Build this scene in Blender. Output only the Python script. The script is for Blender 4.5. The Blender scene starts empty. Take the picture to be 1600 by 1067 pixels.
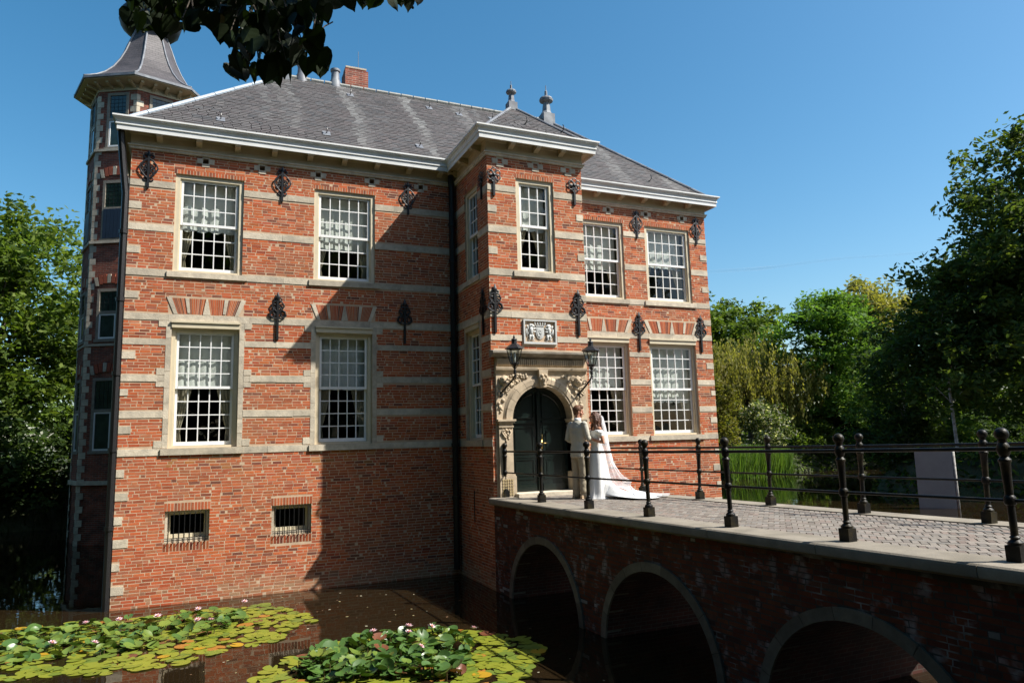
import bpy, bmesh, math, random
import numpy as np
from mathutils import Matrix, Vector
random.seed(7); RNG = np.random.default_rng(7)
scene = bpy.context.scene
COL = scene.collection
PI = math.pi

# ------------------------------------------------------------------ camera
cd = bpy.data.cameras.new('camera'); cam = bpy.data.objects.new('camera', cd); COL.objects.link(cam)
cd.sensor_width = 36.0; cd.lens = 24.972; cd.clip_end = 3000.0; cd.clip_start = 0.05
CAM = Vector((1.50527, -16.0, 0.00804))
def _cam_axes(yaw, pitch, roll):
    cy, sy, cp, sp = math.cos(yaw), math.sin(yaw), math.cos(pitch), math.sin(pitch)
    f = Vector((sy * cp, cy * cp, sp)); r = Vector((cy, -sy, 0)); u = r.cross(f)
    cr, sr = math.cos(roll), math.sin(roll)
    return cr * r + sr * u, -sr * r + cr * u, f
_r, _u, _f = _cam_axes(math.radians(23.63196), math.radians(7.7919), math.radians(-1.53182))
cam.matrix_world = Matrix(((_r.x, _u.x, -_f.x, CAM.x), (_r.y, _u.y, -_f.y, CAM.y), (_r.z, _u.z, -_f.z, CAM.z), (0, 0, 0, 1)))
scene.camera = cam

# ------------------------------------------------------------------ daylight
SUN_EL = math.radians(47.8)
SUN_H = Vector((0.825, -0.565))                      # horizontal direction towards the sun
SUN_DIR = Vector((SUN_H.x * math.cos(SUN_EL), SUN_H.y * math.cos(SUN_EL), math.sin(SUN_EL))).normalized()
world = bpy.data.worlds.new('World'); scene.world = world; world.use_nodes = True
wn = world.node_tree.nodes; wl = world.node_tree.links
bg = wn['Background']; sky = wn.new('ShaderNodeTexSky'); sky.sky_type = 'NISHITA'; sky.sun_disc = False
sky.sun_elevation = SUN_EL; sky.sun_rotation = math.atan2(SUN_H.x, SUN_H.y)
sky.altitude = 10; sky.air_density = 1.0; sky.dust_density = 1.3; sky.ozone_density = 1.3
hs_ = wn.new('ShaderNodeHueSaturation'); hs_.inputs['Saturation'].default_value = 1.36; hs_.inputs['Hue'].default_value = .487
wl.new(sky.outputs[0], hs_.inputs['Color']); wl.new(hs_.outputs[0], bg.inputs[0]); bg.inputs[1].default_value = 0.1
sd = bpy.data.lights.new('sun', 'SUN'); sun = bpy.data.objects.new('sun', sd); COL.objects.link(sun)
sd.energy = 5.0; sd.angle = math.radians(0.53); sd.color = (1.0, 0.955, 0.88)
sun.rotation_euler = (-SUN_DIR).to_track_quat('-Z', 'Y').to_euler()
sun.location = (20, -20, 30)
scene.view_settings.view_transform = 'Standard'; scene.view_settings.look = 'None'
scene.view_settings.gamma = 1.0; scene.view_settings.use_curve_mapping = False
scene.view_settings.exposure = 0.8
scene.cycles.max_bounces = 8; scene.cycles.transparent_max_bounces = 12

# ------------------------------------------------------------------ helpers
def tag(o, label=None, cat=None, group=None, kind=None):
    if label: o['label'] = label
    if cat: o['category'] = cat
    if group: o['group'] = group
    if kind: o['kind'] = kind
    return o
def empty(name, loc=(0, 0, 0), parent=None, rz=0.0):
    o = bpy.data.objects.new(name, None); COL.objects.link(o)
    o.location = loc; o.rotation_euler = (0, 0, rz); o.empty_display_size = 0.2
    if parent: o.parent = parent
    return o
def link(name, mesh, parent=None, loc=None):
    o = bpy.data.objects.new(name, mesh); COL.objects.link(o)
    if parent: o.parent = parent
    if loc is not None: o.location = loc
    return o
def copy_tree(o, parent=None):
    c = o.copy(); COL.objects.link(c); c.parent = parent
    for ch in list(o.children): copy_tree(ch, c)
    return c

class MB:
    """collects faces; tf maps local points to world"""
    def __init__(s, tf=None): s.v = []; s.f = []; s.c = []; s.m = []; s.tf = tf; s.col = None; s.mi = 0
    def P(s, p):
        if s.tf: p = s.tf(*p)
        s.v.append(tuple(p)); return len(s.v) - 1
    def F(s, ids): s.f.append(tuple(ids)); s.c.append(s.col); s.m.append(s.mi)
    def quad(s, a, b, c, d): s.F([s.P(a), s.P(b), s.P(c), s.P(d)])
    def poly(s, pts): s.F([s.P(p) for p in pts])
    def box(s, x0, y0, z0, x1, y1, z1):
        i = [s.P(p) for p in ((x0, y0, z0), (x1, y0, z0), (x1, y1, z0), (x0, y1, z0), (x0, y0, z1), (x1, y0, z1), (x1, y1, z1), (x0, y1, z1))]
        for q in ((0, 3, 2, 1), (4, 5, 6, 7), (0, 1, 5, 4), (1, 2, 6, 5), (2, 3, 7, 6), (3, 0, 4, 7)): s.F([i[k] for k in q])
    def hexa(s, p):     # 8 arbitrary points ordered as box
        i = [s.P(q) for q in p]
        for q in ((0, 3, 2, 1), (4, 5, 6, 7), (0, 1, 5, 4), (1, 2, 6, 5), (2, 3, 7, 6), (3, 0, 4, 7)): s.F([i[k] for k in q])
    def extrude(s, prof, a, b, axis=0, caps=True):
        """profile [(u,w)] swept along axis from a to b: axis0 -> (t,u,w)"""
        def mk(t, u, w): return (t, u, w) if axis == 0 else ((u, t, w) if axis == 1 else (u, w, t))
        A = [s.P(mk(a, u, w)) for u, w in prof]; Bq = [s.P(mk(b, u, w)) for u, w in prof]; n = len(prof)
        for k in range(n): s.F([A[k], A[(k + 1) % n], Bq[(k + 1) % n], Bq[k]])
        if caps: s.F(A[::-1]); s.F(Bq)
    def lathe(s, prof, cx=0, cy=0, n=12, cz=0, ph=0.0, caps=True):
        rings = []
        for r, z in prof:
            rings.append([s.P((cx + r * math.cos(2 * PI * k / n + ph), cy + r * math.sin(2 * PI * k / n + ph), cz + z)) for k in range(n)])
        for a, b in zip(rings, rings[1:]):
            for k in range(n): s.F([a[k], a[(k + 1) % n], b[(k + 1) % n], b[k]])
        if caps: s.F(rings[0][::-1]); s.F(rings[-1])
    def tube(s, pts, rad, n=6, flat=None):
        pts = [Vector(p) for p in pts]; m = len(pts)
        rs = rad if isinstance(rad, (list, tuple)) else [rad] * m
        up = None; rings = []
        for k in range(m):
            t = (pts[min(k + 1, m - 1)] - pts[max(k - 1, 0)])
            if t.length < 1e-9: t = Vector((0, 0, 1))
            t.normalize()
            if up is None:
                up = Vector((0, 0, 1)) if abs(t.z) < .9 else Vector((1, 0, 0))
            x = t.cross(up)
            if x.length < 1e-6: x = t.orthogonal()
            x.normalize(); y = x.cross(t).normalized(); up = y
            rings.append([s.P(pts[k] + rs[k] * (math.cos(2 * PI * j / n) * x + math.sin(2 * PI * j / n) * y)) for j in range(n)])
        for a, b in zip(rings, rings[1:]):
            for j in range(n): s.F([a[j], a[(j + 1) % n], b[(j + 1) % n], b[j]])
        s.F(rings[0][::-1]); s.F(rings[-1])
    def ball(s, c, r, n=8, m=6, sq=(1, 1, 1)):
        top = s.P((c[0], c[1], c[2] + r * sq[2])); bot = s.P((c[0], c[1], c[2] - r * sq[2])); rings = []
        for i in range(1, m):
            a = PI * i / m
            rings.append([s.P((c[0] + r * sq[0] * math.sin(a) * math.cos(2 * PI * k / n), c[1] + r * sq[1] * math.sin(a) * math.sin(2 * PI * k / n), c[2] + r * sq[2] * math.cos(a))) for k in range(n)])
        for k in range(n):
            s.F([top, rings[0][k], rings[0][(k + 1) % n]]); s.F([bot, rings[-1][(k + 1) % n], rings[-1][k]])
        for a, b in zip(rings, rings[1:]):
            for k in range(n): s.F([a[k], b[k], b[(k + 1) % n], a[(k + 1) % n]])
    def mesh(s, name, mats, smooth=False, angle=None):
        me = bpy.data.meshes.new(name); me.from_pydata(s.v, [], s.f)
        for m in (mats if isinstance(mats, (list, tuple)) else [mats]): me.materials.append(m)
        if any(s.m): me.polygons.foreach_set('material_index', s.m)
        if any(c is not None for c in s.c):
            at = me.color_attributes.new('Col', 'FLOAT_COLOR', 'CORNER')
            arr = []
            for f, c in zip(s.f, s.c): arr += list((*(c or (1, 1, 1)), 1.0)) * len(f)
            at.data.foreach_set('color', arr)
        if smooth:
            me.polygons.foreach_set('use_smooth', [True] * len(s.f))
            if angle: me.set_sharp_from_angle(angle=math.radians(angle))
        me.update(); return me
    def build(s, name, mats, parent=None, smooth=False, angle=None, loc=None):
        return link(name, s.mesh(name, mats, smooth, angle), parent, loc)

def np_mesh(name, V, F4, mat, cols=None, smooth=False):
    """V (n,3), F4 (m,4) quads, cols (m,3) per face"""
    me = bpy.data.meshes.new(name); m = len(F4)
    me.vertices.add(len(V)); me.vertices.foreach_set('co', np.asarray(V, np.float32).ravel())
    me.loops.add(m * 4); me.loops.foreach_set('vertex_index', np.asarray(F4, np.int32).ravel())
    me.polygons.add(m); me.polygons.foreach_set('loop_start', np.arange(0, m * 4, 4, dtype=np.int32))
    me.polygons.foreach_set('loop_total', np.full(m, 4, np.int32))
    me.polygons.foreach_set('use_smooth', np.full(m, bool(smooth)))
    if cols is not None:
        at = me.color_attributes.new('Col', 'FLOAT_COLOR', 'CORNER')
        c4 = np.ones((m, 4, 4), np.float32); c4[:, :, :3] = np.asarray(cols, np.float32)[:, None, :]
        at.data.foreach_set('color', c4.ravel())
    me.materials.append(mat); me.update(calc_edges=True); return me

# ------------------------------------------------------------------ materials
def nodes(name):
    m = bpy.data.materials.new(name); m.use_nodes = True
    return m, m.node_tree.nodes, m.node_tree.links, m.node_tree.nodes['Principled BSDF']
def mat(name, col=(.5, .5, .5), rough=.8, attr=False, var=0.15, vscale=6.0, bump=0.0, bscale=40.0, metal=0.0, spec=0.4, objvar=0.0, tint=None, tscale=1.2, tamt=.5, bdist=.01, t0=.45, t1=.65):
    m, N, L, b = nodes(name)
    b.inputs['Roughness'].default_value = rough; b.inputs['Metallic'].default_value = metal
    b.inputs['Specular IOR Level'].default_value = spec
    tc = N.new('ShaderNodeNewGeometry')
    if attr:
        a = N.new('ShaderNodeAttribute'); a.attribute_name = 'Col'; src = a.outputs['Color']
    else:
        r = N.new('ShaderNodeRGB'); r.outputs[0].default_value = (*col, 1); src = r.outputs[0]
    if tint:
        nz = N.new('ShaderNodeTexNoise'); nz.inputs['Scale'].default_value = tscale; nz.inputs['Detail'].default_value = 6
        L.new(tc.outputs['Position'], nz.inputs['Vector'])
        rp = N.new('ShaderNodeValToRGB'); rp.color_ramp.elements[0].position = t0; rp.color_ramp.elements[1].position = t1
        L.new(nz.outputs[0], rp.inputs[0])
        ml = N.new('ShaderNodeMath'); ml.operation = 'MULTIPLY'; ml.inputs[1].default_value = tamt; L.new(rp.outputs[0], ml.inputs[0])
        mx = N.new('ShaderNodeMix'); mx.data_type = 'RGBA'; L.new(ml.outputs[0], mx.inputs[0]); L.new(src, mx.inputs[6]); mx.inputs[7].default_value = (*tint, 1); src = mx.outputs[2]
    n1 = N.new('ShaderNodeTexNoise'); n1.inputs['Scale'].default_value = vscale; n1.inputs['Detail'].default_value = 8; n1.inputs['Roughness'].default_value = .65
    L.new(tc.outputs['Position'], n1.inputs['Vector'])
    mr = N.new('ShaderNodeMapRange'); mr.inputs[1].default_value = .25; mr.inputs[2].default_value = .75
    mr.inputs[3].default_value = 1 - var; mr.inputs[4].default_value = 1 + var; L.new(n1.outputs[0], mr.inputs[0])
    fac = mr.outputs[0]
    if objvar:
        oi = N.new('ShaderNodeObjectInfo'); m2 = N.new('ShaderNodeMapRange'); m2.inputs[3].default_value = 1 - objvar; m2.inputs[4].default_value = 1 + objvar
        L.new(oi.outputs['Random'], m2.inputs[0]); mm = N.new('ShaderNodeMath'); mm.operation = 'MULTIPLY'; L.new(fac, mm.inputs[0]); L.new(m2.outputs[0], mm.inputs[1]); fac = mm.outputs[0]
    vm = N.new('ShaderNodeVectorMath'); vm.operation = 'SCALE'; L.new(src, vm.inputs[0]); L.new(fac, vm.inputs['Scale'])
    L.new(vm.outputs[0], b.inputs['Base Color'])
    if bump:
        n2 = N.new('ShaderNodeTexNoise'); n2.inputs['Scale'].default_value = bscale; n2.inputs['Detail'].default_value = 6
        L.new(tc.outputs['Position'], n2.inputs['Vector'])
        bp = N.new('ShaderNodeBump'); bp.inputs['Strength'].default_value = bump; bp.inputs['Distance'].default_value = bdist
        L.new(n2.outputs[0], bp.inputs['Height']); L.new(bp.outputs[0], b.inputs['Normal'])
    return m
def leafmat(name, trans=.35, rough=.5, spec=.3, sc=1.0):
    m, N, L, b = nodes(name)
    a = N.new('ShaderNodeAttribute'); a.attribute_name = 'Col'
    L.new(a.outputs['Color'], b.inputs['Base Color']); b.inputs['Roughness'].default_value = rough; b.inputs['Specular IOR Level'].default_value = spec
    t = N.new('ShaderNodeBsdfTranslucent'); g = N.new('ShaderNodeVectorMath'); g.operation = 'MULTIPLY'; g.inputs[1].default_value = (1.25, 1.3, .5)
    L.new(a.outputs['Color'], g.inputs[0]); L.new(g.outputs[0], t.inputs['Color'])
    mx = N.new('ShaderNodeMixShader'); mx.inputs[0].default_value = trans
    L.new(b.outputs[0], mx.inputs[1]); L.new(t.outputs[0], mx.inputs[2]); L.new(mx.outputs[0], N['Material Output'].inputs[0])
    return m
def glassmat(name):
    m, N, L, b = nodes(name)
    tr = N.new('ShaderNodeBsdfTransparent'); tr.inputs[0].default_value = (.86, .9, .88, 1)
    gl = N.new('ShaderNodeBsdfGlossy'); gl.inputs['Roughness'].default_value = .015
    nz = N.new('ShaderNodeTexNoise'); nz.inputs['Scale'].default_value = 5; tc = N.new('ShaderNodeNewGeometry'); L.new(tc.outputs['Position'], nz.inputs['Vector'])
    bp = N.new('ShaderNodeBump'); bp.inputs['Strength'].default_value = .12; bp.inputs['Distance'].default_value = .01; L.new(nz.outputs[0], bp.inputs['Height']); L.new(bp.outputs[0], gl.inputs['Normal'])
    fr = N.new('ShaderNodeFresnel'); ge = N.new('ShaderNodeNewGeometry')
    io = N.new('ShaderNodeMapRange'); io.inputs[3].default_value = 1.55; io.inputs[4].default_value = 1 / 1.55; L.new(ge.outputs['Backfacing'], io.inputs[0]); L.new(io.outputs[0], fr.inputs[0])
    mx = N.new('ShaderNodeMixShader'); L.new(fr.outputs[0], mx.inputs[0]); L.new(tr.outputs[0], mx.inputs[1]); L.new(gl.outputs[0], mx.inputs[2])
    L.new(mx.outputs[0], N['Material Output'].inputs[0]); return m
def bricktex(name, dark=1.0, mort=1.0):
    m, N, L, b = nodes(name); b.inputs['Roughness'].default_value = .9
    uv = N.new('ShaderNodeUVMap'); br = N.new('ShaderNodeTexBrick'); br.inputs['Scale'].default_value = 1.0
    br.inputs['Brick Width'].default_value = .2; br.inputs['Row Height'].default_value = .062; br.inputs['Mortar Size'].default_value = .006
    br.inputs['Color1'].default_value = (.3 * dark, .075 * dark, .04 * dark, 1); br.inputs['Color2'].default_value = (.15 * dark, .045 * dark, .03 * dark, 1); br.inputs['Mortar'].default_value = (.33 * dark * mort, .26 * dark * mort, .2 * dark * mort, 1)
    L.new(uv.outputs[0], br.inputs['Vector'])
    nz = N.new('ShaderNodeTexNoise'); nz.inputs['Scale'].default_value = 3; nz.inputs['Detail'].default_value = 7; L.new(uv.outputs[0], nz.inputs['Vector'])
    mr = N.new('ShaderNodeMapRange'); mr.inputs[1].default_value = .3; mr.inputs[2].default_value = .7; mr.inputs[3].default_value = .6; mr.inputs[4].default_value = 1.35; L.new(nz.outputs[0], mr.inputs[0])
    vm = N.new('ShaderNodeVectorMath'); vm.operation = 'SCALE'; L.new(br.outputs[0], vm.inputs[0]); L.new(mr.outputs[0], vm.inputs['Scale'])
    L.new(vm.outputs[0], b.inputs['Base Color'])
    bp = N.new('ShaderNodeBump'); bp.invert = True; bp.inputs['Strength'].default_value = .6; bp.inputs['Distance'].default_value = .01; L.new(br.outputs['Fac'], bp.inputs['Height']); L.new(bp.outputs[0], b.inputs['Normal'])
    return m

m_brick = mat('brick', attr=True, rough=.9, var=.16, vscale=14, bump=.15, bscale=60, spec=.2, tint=(.27, .12, .062), tscale=.7, tamt=.45)
m_mortar = mat('mortar', (.52, .38, .26), .95, var=.2, vscale=5, bump=.2, bscale=80, spec=.1, tint=(.42, .32, .22), tscale=.8, tamt=.5)
m_stone = mat('pale_stone', (.53, .465, .36), .9, var=.2, vscale=9, bump=.5, bscale=45, spec=.2, objvar=.16, tint=(.30, .27, .22), tscale=3, tamt=.55)
m_portal = mat('portal_stone', (.50, .405, .285), .85, var=.22, vscale=8, bump=.35, bscale=50, spec=.2, objvar=.06, tint=(.27, .22, .16), tscale=2.5, tamt=.5)
m_coat = mat('grey_carved_stone', (.52, .53, .51), .85, var=.1, vscale=12, bump=.25, bscale=60, spec=.2)
m_cream = mat('cream_paint', (.60, .53, .38), .5, var=.06, vscale=3, bump=.05, bscale=30, spec=.4, tint=(.45, .38, .26), tscale=5, tamt=.25)
m_frieze = mat('beige_paint', (.52, .43, .28), .55, var=.08, vscale=3, spec=.3, tint=(.36, .28, .17), tscale=4, tamt=.3)
m_white = mat('white_paint', (.80, .80, .78), .4, var=.03, vscale=4, spec=.4)
m_gutter = mat('white_gutter_paint', (.74, .75, .73), .35, var=.05, vscale=2, spec=.5, tint=(.5, .5, .47), tscale=2.2, tamt=.3)
m_glass = glassmat('window_glass')
m_slate = mat('slate', attr=True, rough=.6, var=.2, vscale=10, bump=.3, bscale=50, spec=.4)
m_deck = mat('roof_underlay', (.06, .055, .055), .9)
m_lead = mat('lead', (.15, .16, .18), .55, var=.25, vscale=6, spec=.4, tint=(.26, .28, .29), tscale=3, tamt=.6)
m_iron = mat('black_iron', (.012, .012, .013), .38, var=.3, vscale=30, bump=.25, bscale=70, spec=.5)
m_railiron = mat('railing_iron', (.007, .0068, .0065), .45, var=.3, vscale=25, bump=.35, bscale=60, spec=.2, tint=(.06, .045, .012), tscale=7, tamt=.35)
m_room = mat('dim_room', (.10, .085, .07), .9)
m_blind = mat('white_blind', (.66, .66, .63), .8, var=.05, vscale=3)
m_curtain = mat('cream_curtain', (.42, .36, .26), .85, var=.1, vscale=4)
m_door = mat('dark_green_paint', (.006, .012, .010), .25, var=.15, vscale=6, spec=.5)
m_brass = mat('brass', (.6, .42, .15), .3, metal=1.0)
m_bricktex = bricktex('far_brick')
m_shutter = mat('blue_shutter', (.02, .035, .06), .5, spec=.4)
# ================================================================== setting constants
WZ = -3.03           # water level
DZ = -1.19           # bridge deck level
BY = -2.158          # bay front plane
BL, BR, XR, DEPTH = 7.068, 9.423, 14.677, 6.6
def tf_main(s, d, z): return (s, -d, z)
def tf_bay(s, d, z): return (s, BY - d, z)
def tf_side(s, d, z): return (BL - d, -s, z)
castle = tag(empty('castle', (0, 0, WZ)), 'red brick moated castle with pale stone bands, slate roof and stair tower', 'castle')
def adopt(o, parent):            # keep world placement while parenting (world position of every part = its location)
    o.parent = parent; o.matrix_parent_inverse = Matrix.Translation(-parent.location)
    return o

BANDS = [(5.546, .14), (4.609, .14), (3.656, .14), (2.735, .137), (2.215, .125), (1.481, .135), (.75, .135), (0.0, .135)]
UP = (3.64, 5.76); LO = (0.0, 2.60)
WIN = {'main': [('u', .847, 2.204), ('u', 3.70, 5.085), ('u', 10.40, 11.90), ('u', 12.595, 14.10), ('l', .88, 2.185), ('l', 3.765, 5.02), ('l', 10.40, 11.914), ('l', 12.56, 14.10)],
       'bay': [('u', 7.746, 8.682)], 'side': [('u', .68, 1.53), ('l', .63, 1.53)]}
BASE = [(.885, 1.705, -1.86, -1.24), (2.905, 3.715, -1.87, -1.25)]
def opening(w): return (w[1], w[2], *(UP if w[0] == 'u' else LO))

# ------------------------------------------------------------------ brick fields
PAL = np.array([(.52, .135, .048), (.49, .115, .042), (.45, .102, .041), (.52, .165, .075), (.38, .092, .044), (.25, .075, .045), (.19, .065, .045), (.47, .175, .095), (.42, .14, .075)])
PW = np.array([.22, .21, .16, .10, .11, .065, .04, .055, .04])
ROW = .0605
BRK = []     # rows of (frame id, s0, s1, z0, z1, proud, tilt, r,g,b)
FR = {}
def rcol(dark=1.0):
    c = PAL[RNG.choice(len(PAL), p=PW)] * (RNG.uniform(.72, 1.02)) * dark
    return c * (1 + RNG.uniform(-.06, .06, 3))
def fill_bricks(fr, s0, s1, z0, z1, holes, out, dark=1.0, colf=None):
    k = 0; z = z0
    while z < z1 - .02:
        a, b = z, min(z + ROW - .0122, z1); mid = (a + b) / 2; cuts = []
        for h in holes:
            if callable(h): cuts += h(mid)
            elif h[2] - .012 < mid < h[3] + .012: cuts.append((h[0], h[1]))
        free = [(s0, s1)]
        for c0, c1 in cuts:
            nf = []
            for f0, f1 in free:
                if c1 <= f0 or c0 >= f1: nf.append((f0, f1))
                else:
                    if c0 > f0: nf.append((f0, c0))
                    if c1 < f1: nf.append((c1, f1))
            free = nf
        for f0, f1 in free:
            s = f0 - (.0 if k % 2 else .1) + RNG.uniform(-.03, .03)
            while s < f1:
                L = .1 if RNG.random() < .2 else .2
                L *= RNG.uniform(.95, 1.05)
                b0, b1 = max(s, f0), min(s + L - .0118, f1)
                if b1 - b0 > .02:
                    j = RNG.uniform(-.0035, .0035)
                    wob = .004 * math.sin(s * 1.7 + z * .9)
                    c = rcol(dark)
                    if colf is not None: c = colf(c, (b0 + b1) / 2, mid)
                    out.append((fr, b0, b1, a + j + wob, b + j + wob + RNG.uniform(-.003, .002), RNG.uniform(.0003, .0026), RNG.uniform(-.0012, .0012), *c))
                s += L
        z += ROW; k += 1
def brick_mesh(rows, tfs, name, material):
    n = len(rows); V = np.zeros((n, 8, 3)); C = np.zeros((n, 5, 3))
    R_ = np.array([r[1:] for r in rows], float)
    for fr in set(r[0] for r in rows):
        idx = np.array([i for i, r in enumerate(rows) if r[0] == fr]); q = R_[idx]
        o, S, N = tfs[fr]; o = np.array(o); S = np.array(S); N = np.array(N)
        def pt(s, d, z): return o + s[:, None] * S + d[:, None] * N + z[:, None] * np.array([0, 0, 1.])
        s0, s1, z0, z1, p, t = q[:, 0], q[:, 1], q[:, 2], q[:, 3], q[:, 4], q[:, 5]
        jt = lambda: RNG.uniform(-.0025, .0025, len(idx))
        bk = np.full(len(idx), -.02)
        V[idx, 0] = pt(s0 + jt(), p + t, z0 + jt()); V[idx, 1] = pt(s1 + jt(), p - t, z0 + jt()); V[idx, 2] = pt(s1 + jt(), p - t, z1 + jt()); V[idx, 3] = pt(s0 + jt(), p + t, z1 + jt())
        V[idx, 4] = pt(s0, bk, z0); V[idx, 5] = pt(s1, bk, z0); V[idx, 6] = pt(s1, bk, z1); V[idx, 7] = pt(s0, bk, z1)
        C[idx] = q[:, None, 6:9]
    base = (np.arange(n) * 8)[:, None, None]
    F = np.array([(0, 1, 2, 3), (4, 5, 1, 0), (5, 6, 2, 1), (6, 7, 3, 2), (7, 4, 0, 3)])[None] + base
    return np_mesh(name, V.reshape(-1, 3), F.reshape(-1, 4), material, C.reshape(-1, 3))
def split_bricks(rows, tfs, parent, name, material, count=300, dark=1.0):
    """the bricks that show largest become objects of their own, the rest one mesh"""
    f = _f; sc = []
    for i, r in enumerate(rows):
        if r[2] - r[1] < .17: continue
        o, S, N = tfs[r[0]]; s = (r[1] + r[2]) / 2; z = (r[3] + r[4]) / 2
        P = Vector(o) + Vector(S) * s + Vector((0, 0, z)) - CAM; dep = P.dot(f)
        uu = P.dot(_r) / dep; vv = P.dot(_u) / dep
        if abs(uu) > .71 or abs(vv) > .47 or z < WZ: continue
        sc.append((dep, i))
    sc.sort(); pick = [i for _, i in sc[:count]]; ps = set(pick)
    rest = [r for i, r in enumerate(rows) if i not in ps]
    fld = link(name + '_field', brick_mesh(rest, tfs, name + '_field', material), None)
    tag(fld, kind='stuff'); adopt(fld, parent)
    var = {}
    for i in pick:
        r = rows[i]; fr = r[0]; v = RNG.integers(0, 14)
        if (fr, v) not in var:
            c = rcol(dark); rr = [(fr, -.094, .094, -.0235, .0235, .0006 + .00014 * v, 0.0, *c)]
            o, S, N = tfs[fr]
            var[(fr, v)] = brick_mesh(rr, {fr: ((0, 0, 0), S, N)}, 'brick', material)
        o, S, N = tfs[fr]
        P = Vector(o) + Vector(S) * ((r[1] + r[2]) / 2) + Vector((0, 0, (r[3] + r[4]) / 2))
        adopt(link('brick', var[(fr, v)], None, P), parent)
    return fld

TFS = {'main': ((0, 0, 0), (1, 0, 0), (0, -1, 0)), 'bay': ((0, BY, 0), (1, 0, 0), (0, -1, 0)), 'side': ((BL, 0, 0), (0, -1, 0), (-1, 0, 0))}
TFF = {'main': tf_main, 'bay': tf_bay, 'side': tf_side}
RANGES = {'main': [(0, BL), (BR, XR)], 'bay': [(BL, BR)], 'side': [(0, -BY)]}
HOLES = {'main': [], 'bay': [], 'side': []}
for k in WIN: HOLES[k] += [opening(w) for w in WIN[k]]
HOLES['main'] += [(a, b, c, d) for a, b, c, d in BASE]
HOLES['bay'].append((7.14, 9.37, -1.3, 1.88)); HOLES['bay'].append((7.80, 8.655, 2.0, 2.6))
STONES = []     # (frame, s0,s1,z0,z1, proud, name)
def sub(ranges, holes, z0, z1, pad=0.0):
    free = list(ranges)
    for h in holes:
        if h[2] < z1 - .01 and h[3] > z0 + .01:
            nf = []
            for a, b in free:
                if h[1] <= a or h[0] >= b: nf.append((a, b))
                else:
                    if h[0] - pad > a: nf.append((a, h[0] - pad))
                    if h[1] + pad < b: nf.append((h[1] + pad, b))
            free = nf
    return free
# window surrounds and sills first
SUR = {k: [] for k in WIN}
for k in WIN:
    for w in WIN[k]:
        s0, s1, z0, z1 = opening(w)
        if w[0] == 'l':
            for sg, e in ((-1, s0), (1, s1)):
                zz = 0.0
                if k == 'main' and e > BR:      # right wing: plain brick jambs
                    continue
                for h in (.28, .3, .32, .31, .34, .33, .36, .36):
                    zt = min(zz + h, 2.6); a, b = (e - .1, e) if sg < 0 else (e, e + .1)
                    if b < RANGES[k][0][0]: continue
                    STONES.append((k, a, b, zz + .003, zt - .003, .008, 'jamb_stone')); zz = zt
                if k == 'main':
                    for a0, a1, ex in ((.01, .155, .15), (1.235, 1.346, .15), (1.346, 1.481, .12), (1.484, 1.62, .15), (2.47, 2.597, .14)):
                        a, b = (e - .1 - ex, e - .103) if sg < 0 else (e + .103, e + .1 + ex)
                        STONES.append((k, a, b, a0 + .003, a1 - .003, .011, 'jamb_stone'))
                SUR[k].append((e - .1 if sg < 0 else e, e if sg < 0 else e + .1, 0, 2.6))
            STONES.append((k, s0 - .12, s1 + .12, -.135, -.004, .045, 'sill'))
        else:
            STONES.append((k, s0 - .1, s1 + .1, 3.517, 3.637, .04, 'sill'))
for k in WIN:
    hl = HOLES[k] + SUR[k] + [(s[1], s[2], s[3], s[4]) for s in STONES if s[0] == k]
    for zt, h in BANDS:
        if k == 'bay' and zt < 2: continue
        for a, b in sub(RANGES[k], hl, zt - h, zt):
            s = a
            while s < b - .02:
                e = s + RNG.uniform(.45, 1.05)
                if b - e < .3: e = b
                STONES.append((k, s + .002, e - .002, zt - h, zt, RNG.uniform(.009, .014), 'band_stone')); s = e
QU = [(.23, 5.07, 4.92), (.23, 4.12, 3.98), (.25, 3.18, 3.04), (.24, 1.95, 1.80), (.14, 1.19, 1.06), (.22, .45, .31), (.14, -.39, -.54), (.22, -.84, -.99), (.14, -1.29, -1.44), (.26, -1.73, -1.88), (.13, -2.17, -2.31), (.22, -2.6, -2.76)]
for w, zt, zb in QU:
    STONES.append(('main', 0.0, w, zb, zt, .012, 'quoin')); STONES.append(('main', XR - w, XR, zb, zt, .012, 'quoin'))
    if zt > 1.95:
        STONES.append(('bay', BL, BL + w * .9, zb, zt, .012, 'quoin')); STONES.append(('bay', BR - w * .75, BR, zb, zt, .012, 'quoin'))
for s in (1.42, 2.57, 3.78, 5.01, 6.2, 11.46, 12.67, 13.89):
    for a, b, c, d in ((-.075, .075, 6.15, 6.19), (-.17, -.055, 6.04, 6.15), (.055, .17, 6.04, 6.15), (-.075, .075, 5.965, 6.04)):
        STONES.append(('main', s + a, s + b, c, d, .011, 'putlog_stone'))
    HOLES['main'].append((s - .055, s + .055, 6.04, 6.15))
for s in (7.38, 8.25, 9.08):
    for a, b, c, d in ((-.085, .085, 6.15, 6.19), (-.19, -.055, 6.04, 6.15), (.055, .19, 6.04, 6.15), (-.085, .085, 5.965, 6.04)):
        STONES.append(('bay', s + a, s + b, c, d, .011, 'putlog_stone'))
def stone_obj(fr, s0, s1, z0, z1, pr, name, parent, material=m_stone, tff=None, back=-.03):
    b = MB(tff or TFF[fr]); j = lambda q=.004: random.uniform(-q, q)
    b.hexa([(s0 + j(.001), pr + j(.002), z0 + j()), (s1 + j(.001), pr + j(.002), z0 + j()), (s1, back, z0), (s0, back, z0), (s0 + j(.001), pr + j(.002), z1 + j()), (s1 + j(.001), pr + j(.002), z1 + j()), (s1, back, z1), (s0, back, z1)])
    return adopt(b.build(name, material), parent)
for st in STONES: stone_obj(*st[:6], st[6], castle)
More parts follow.
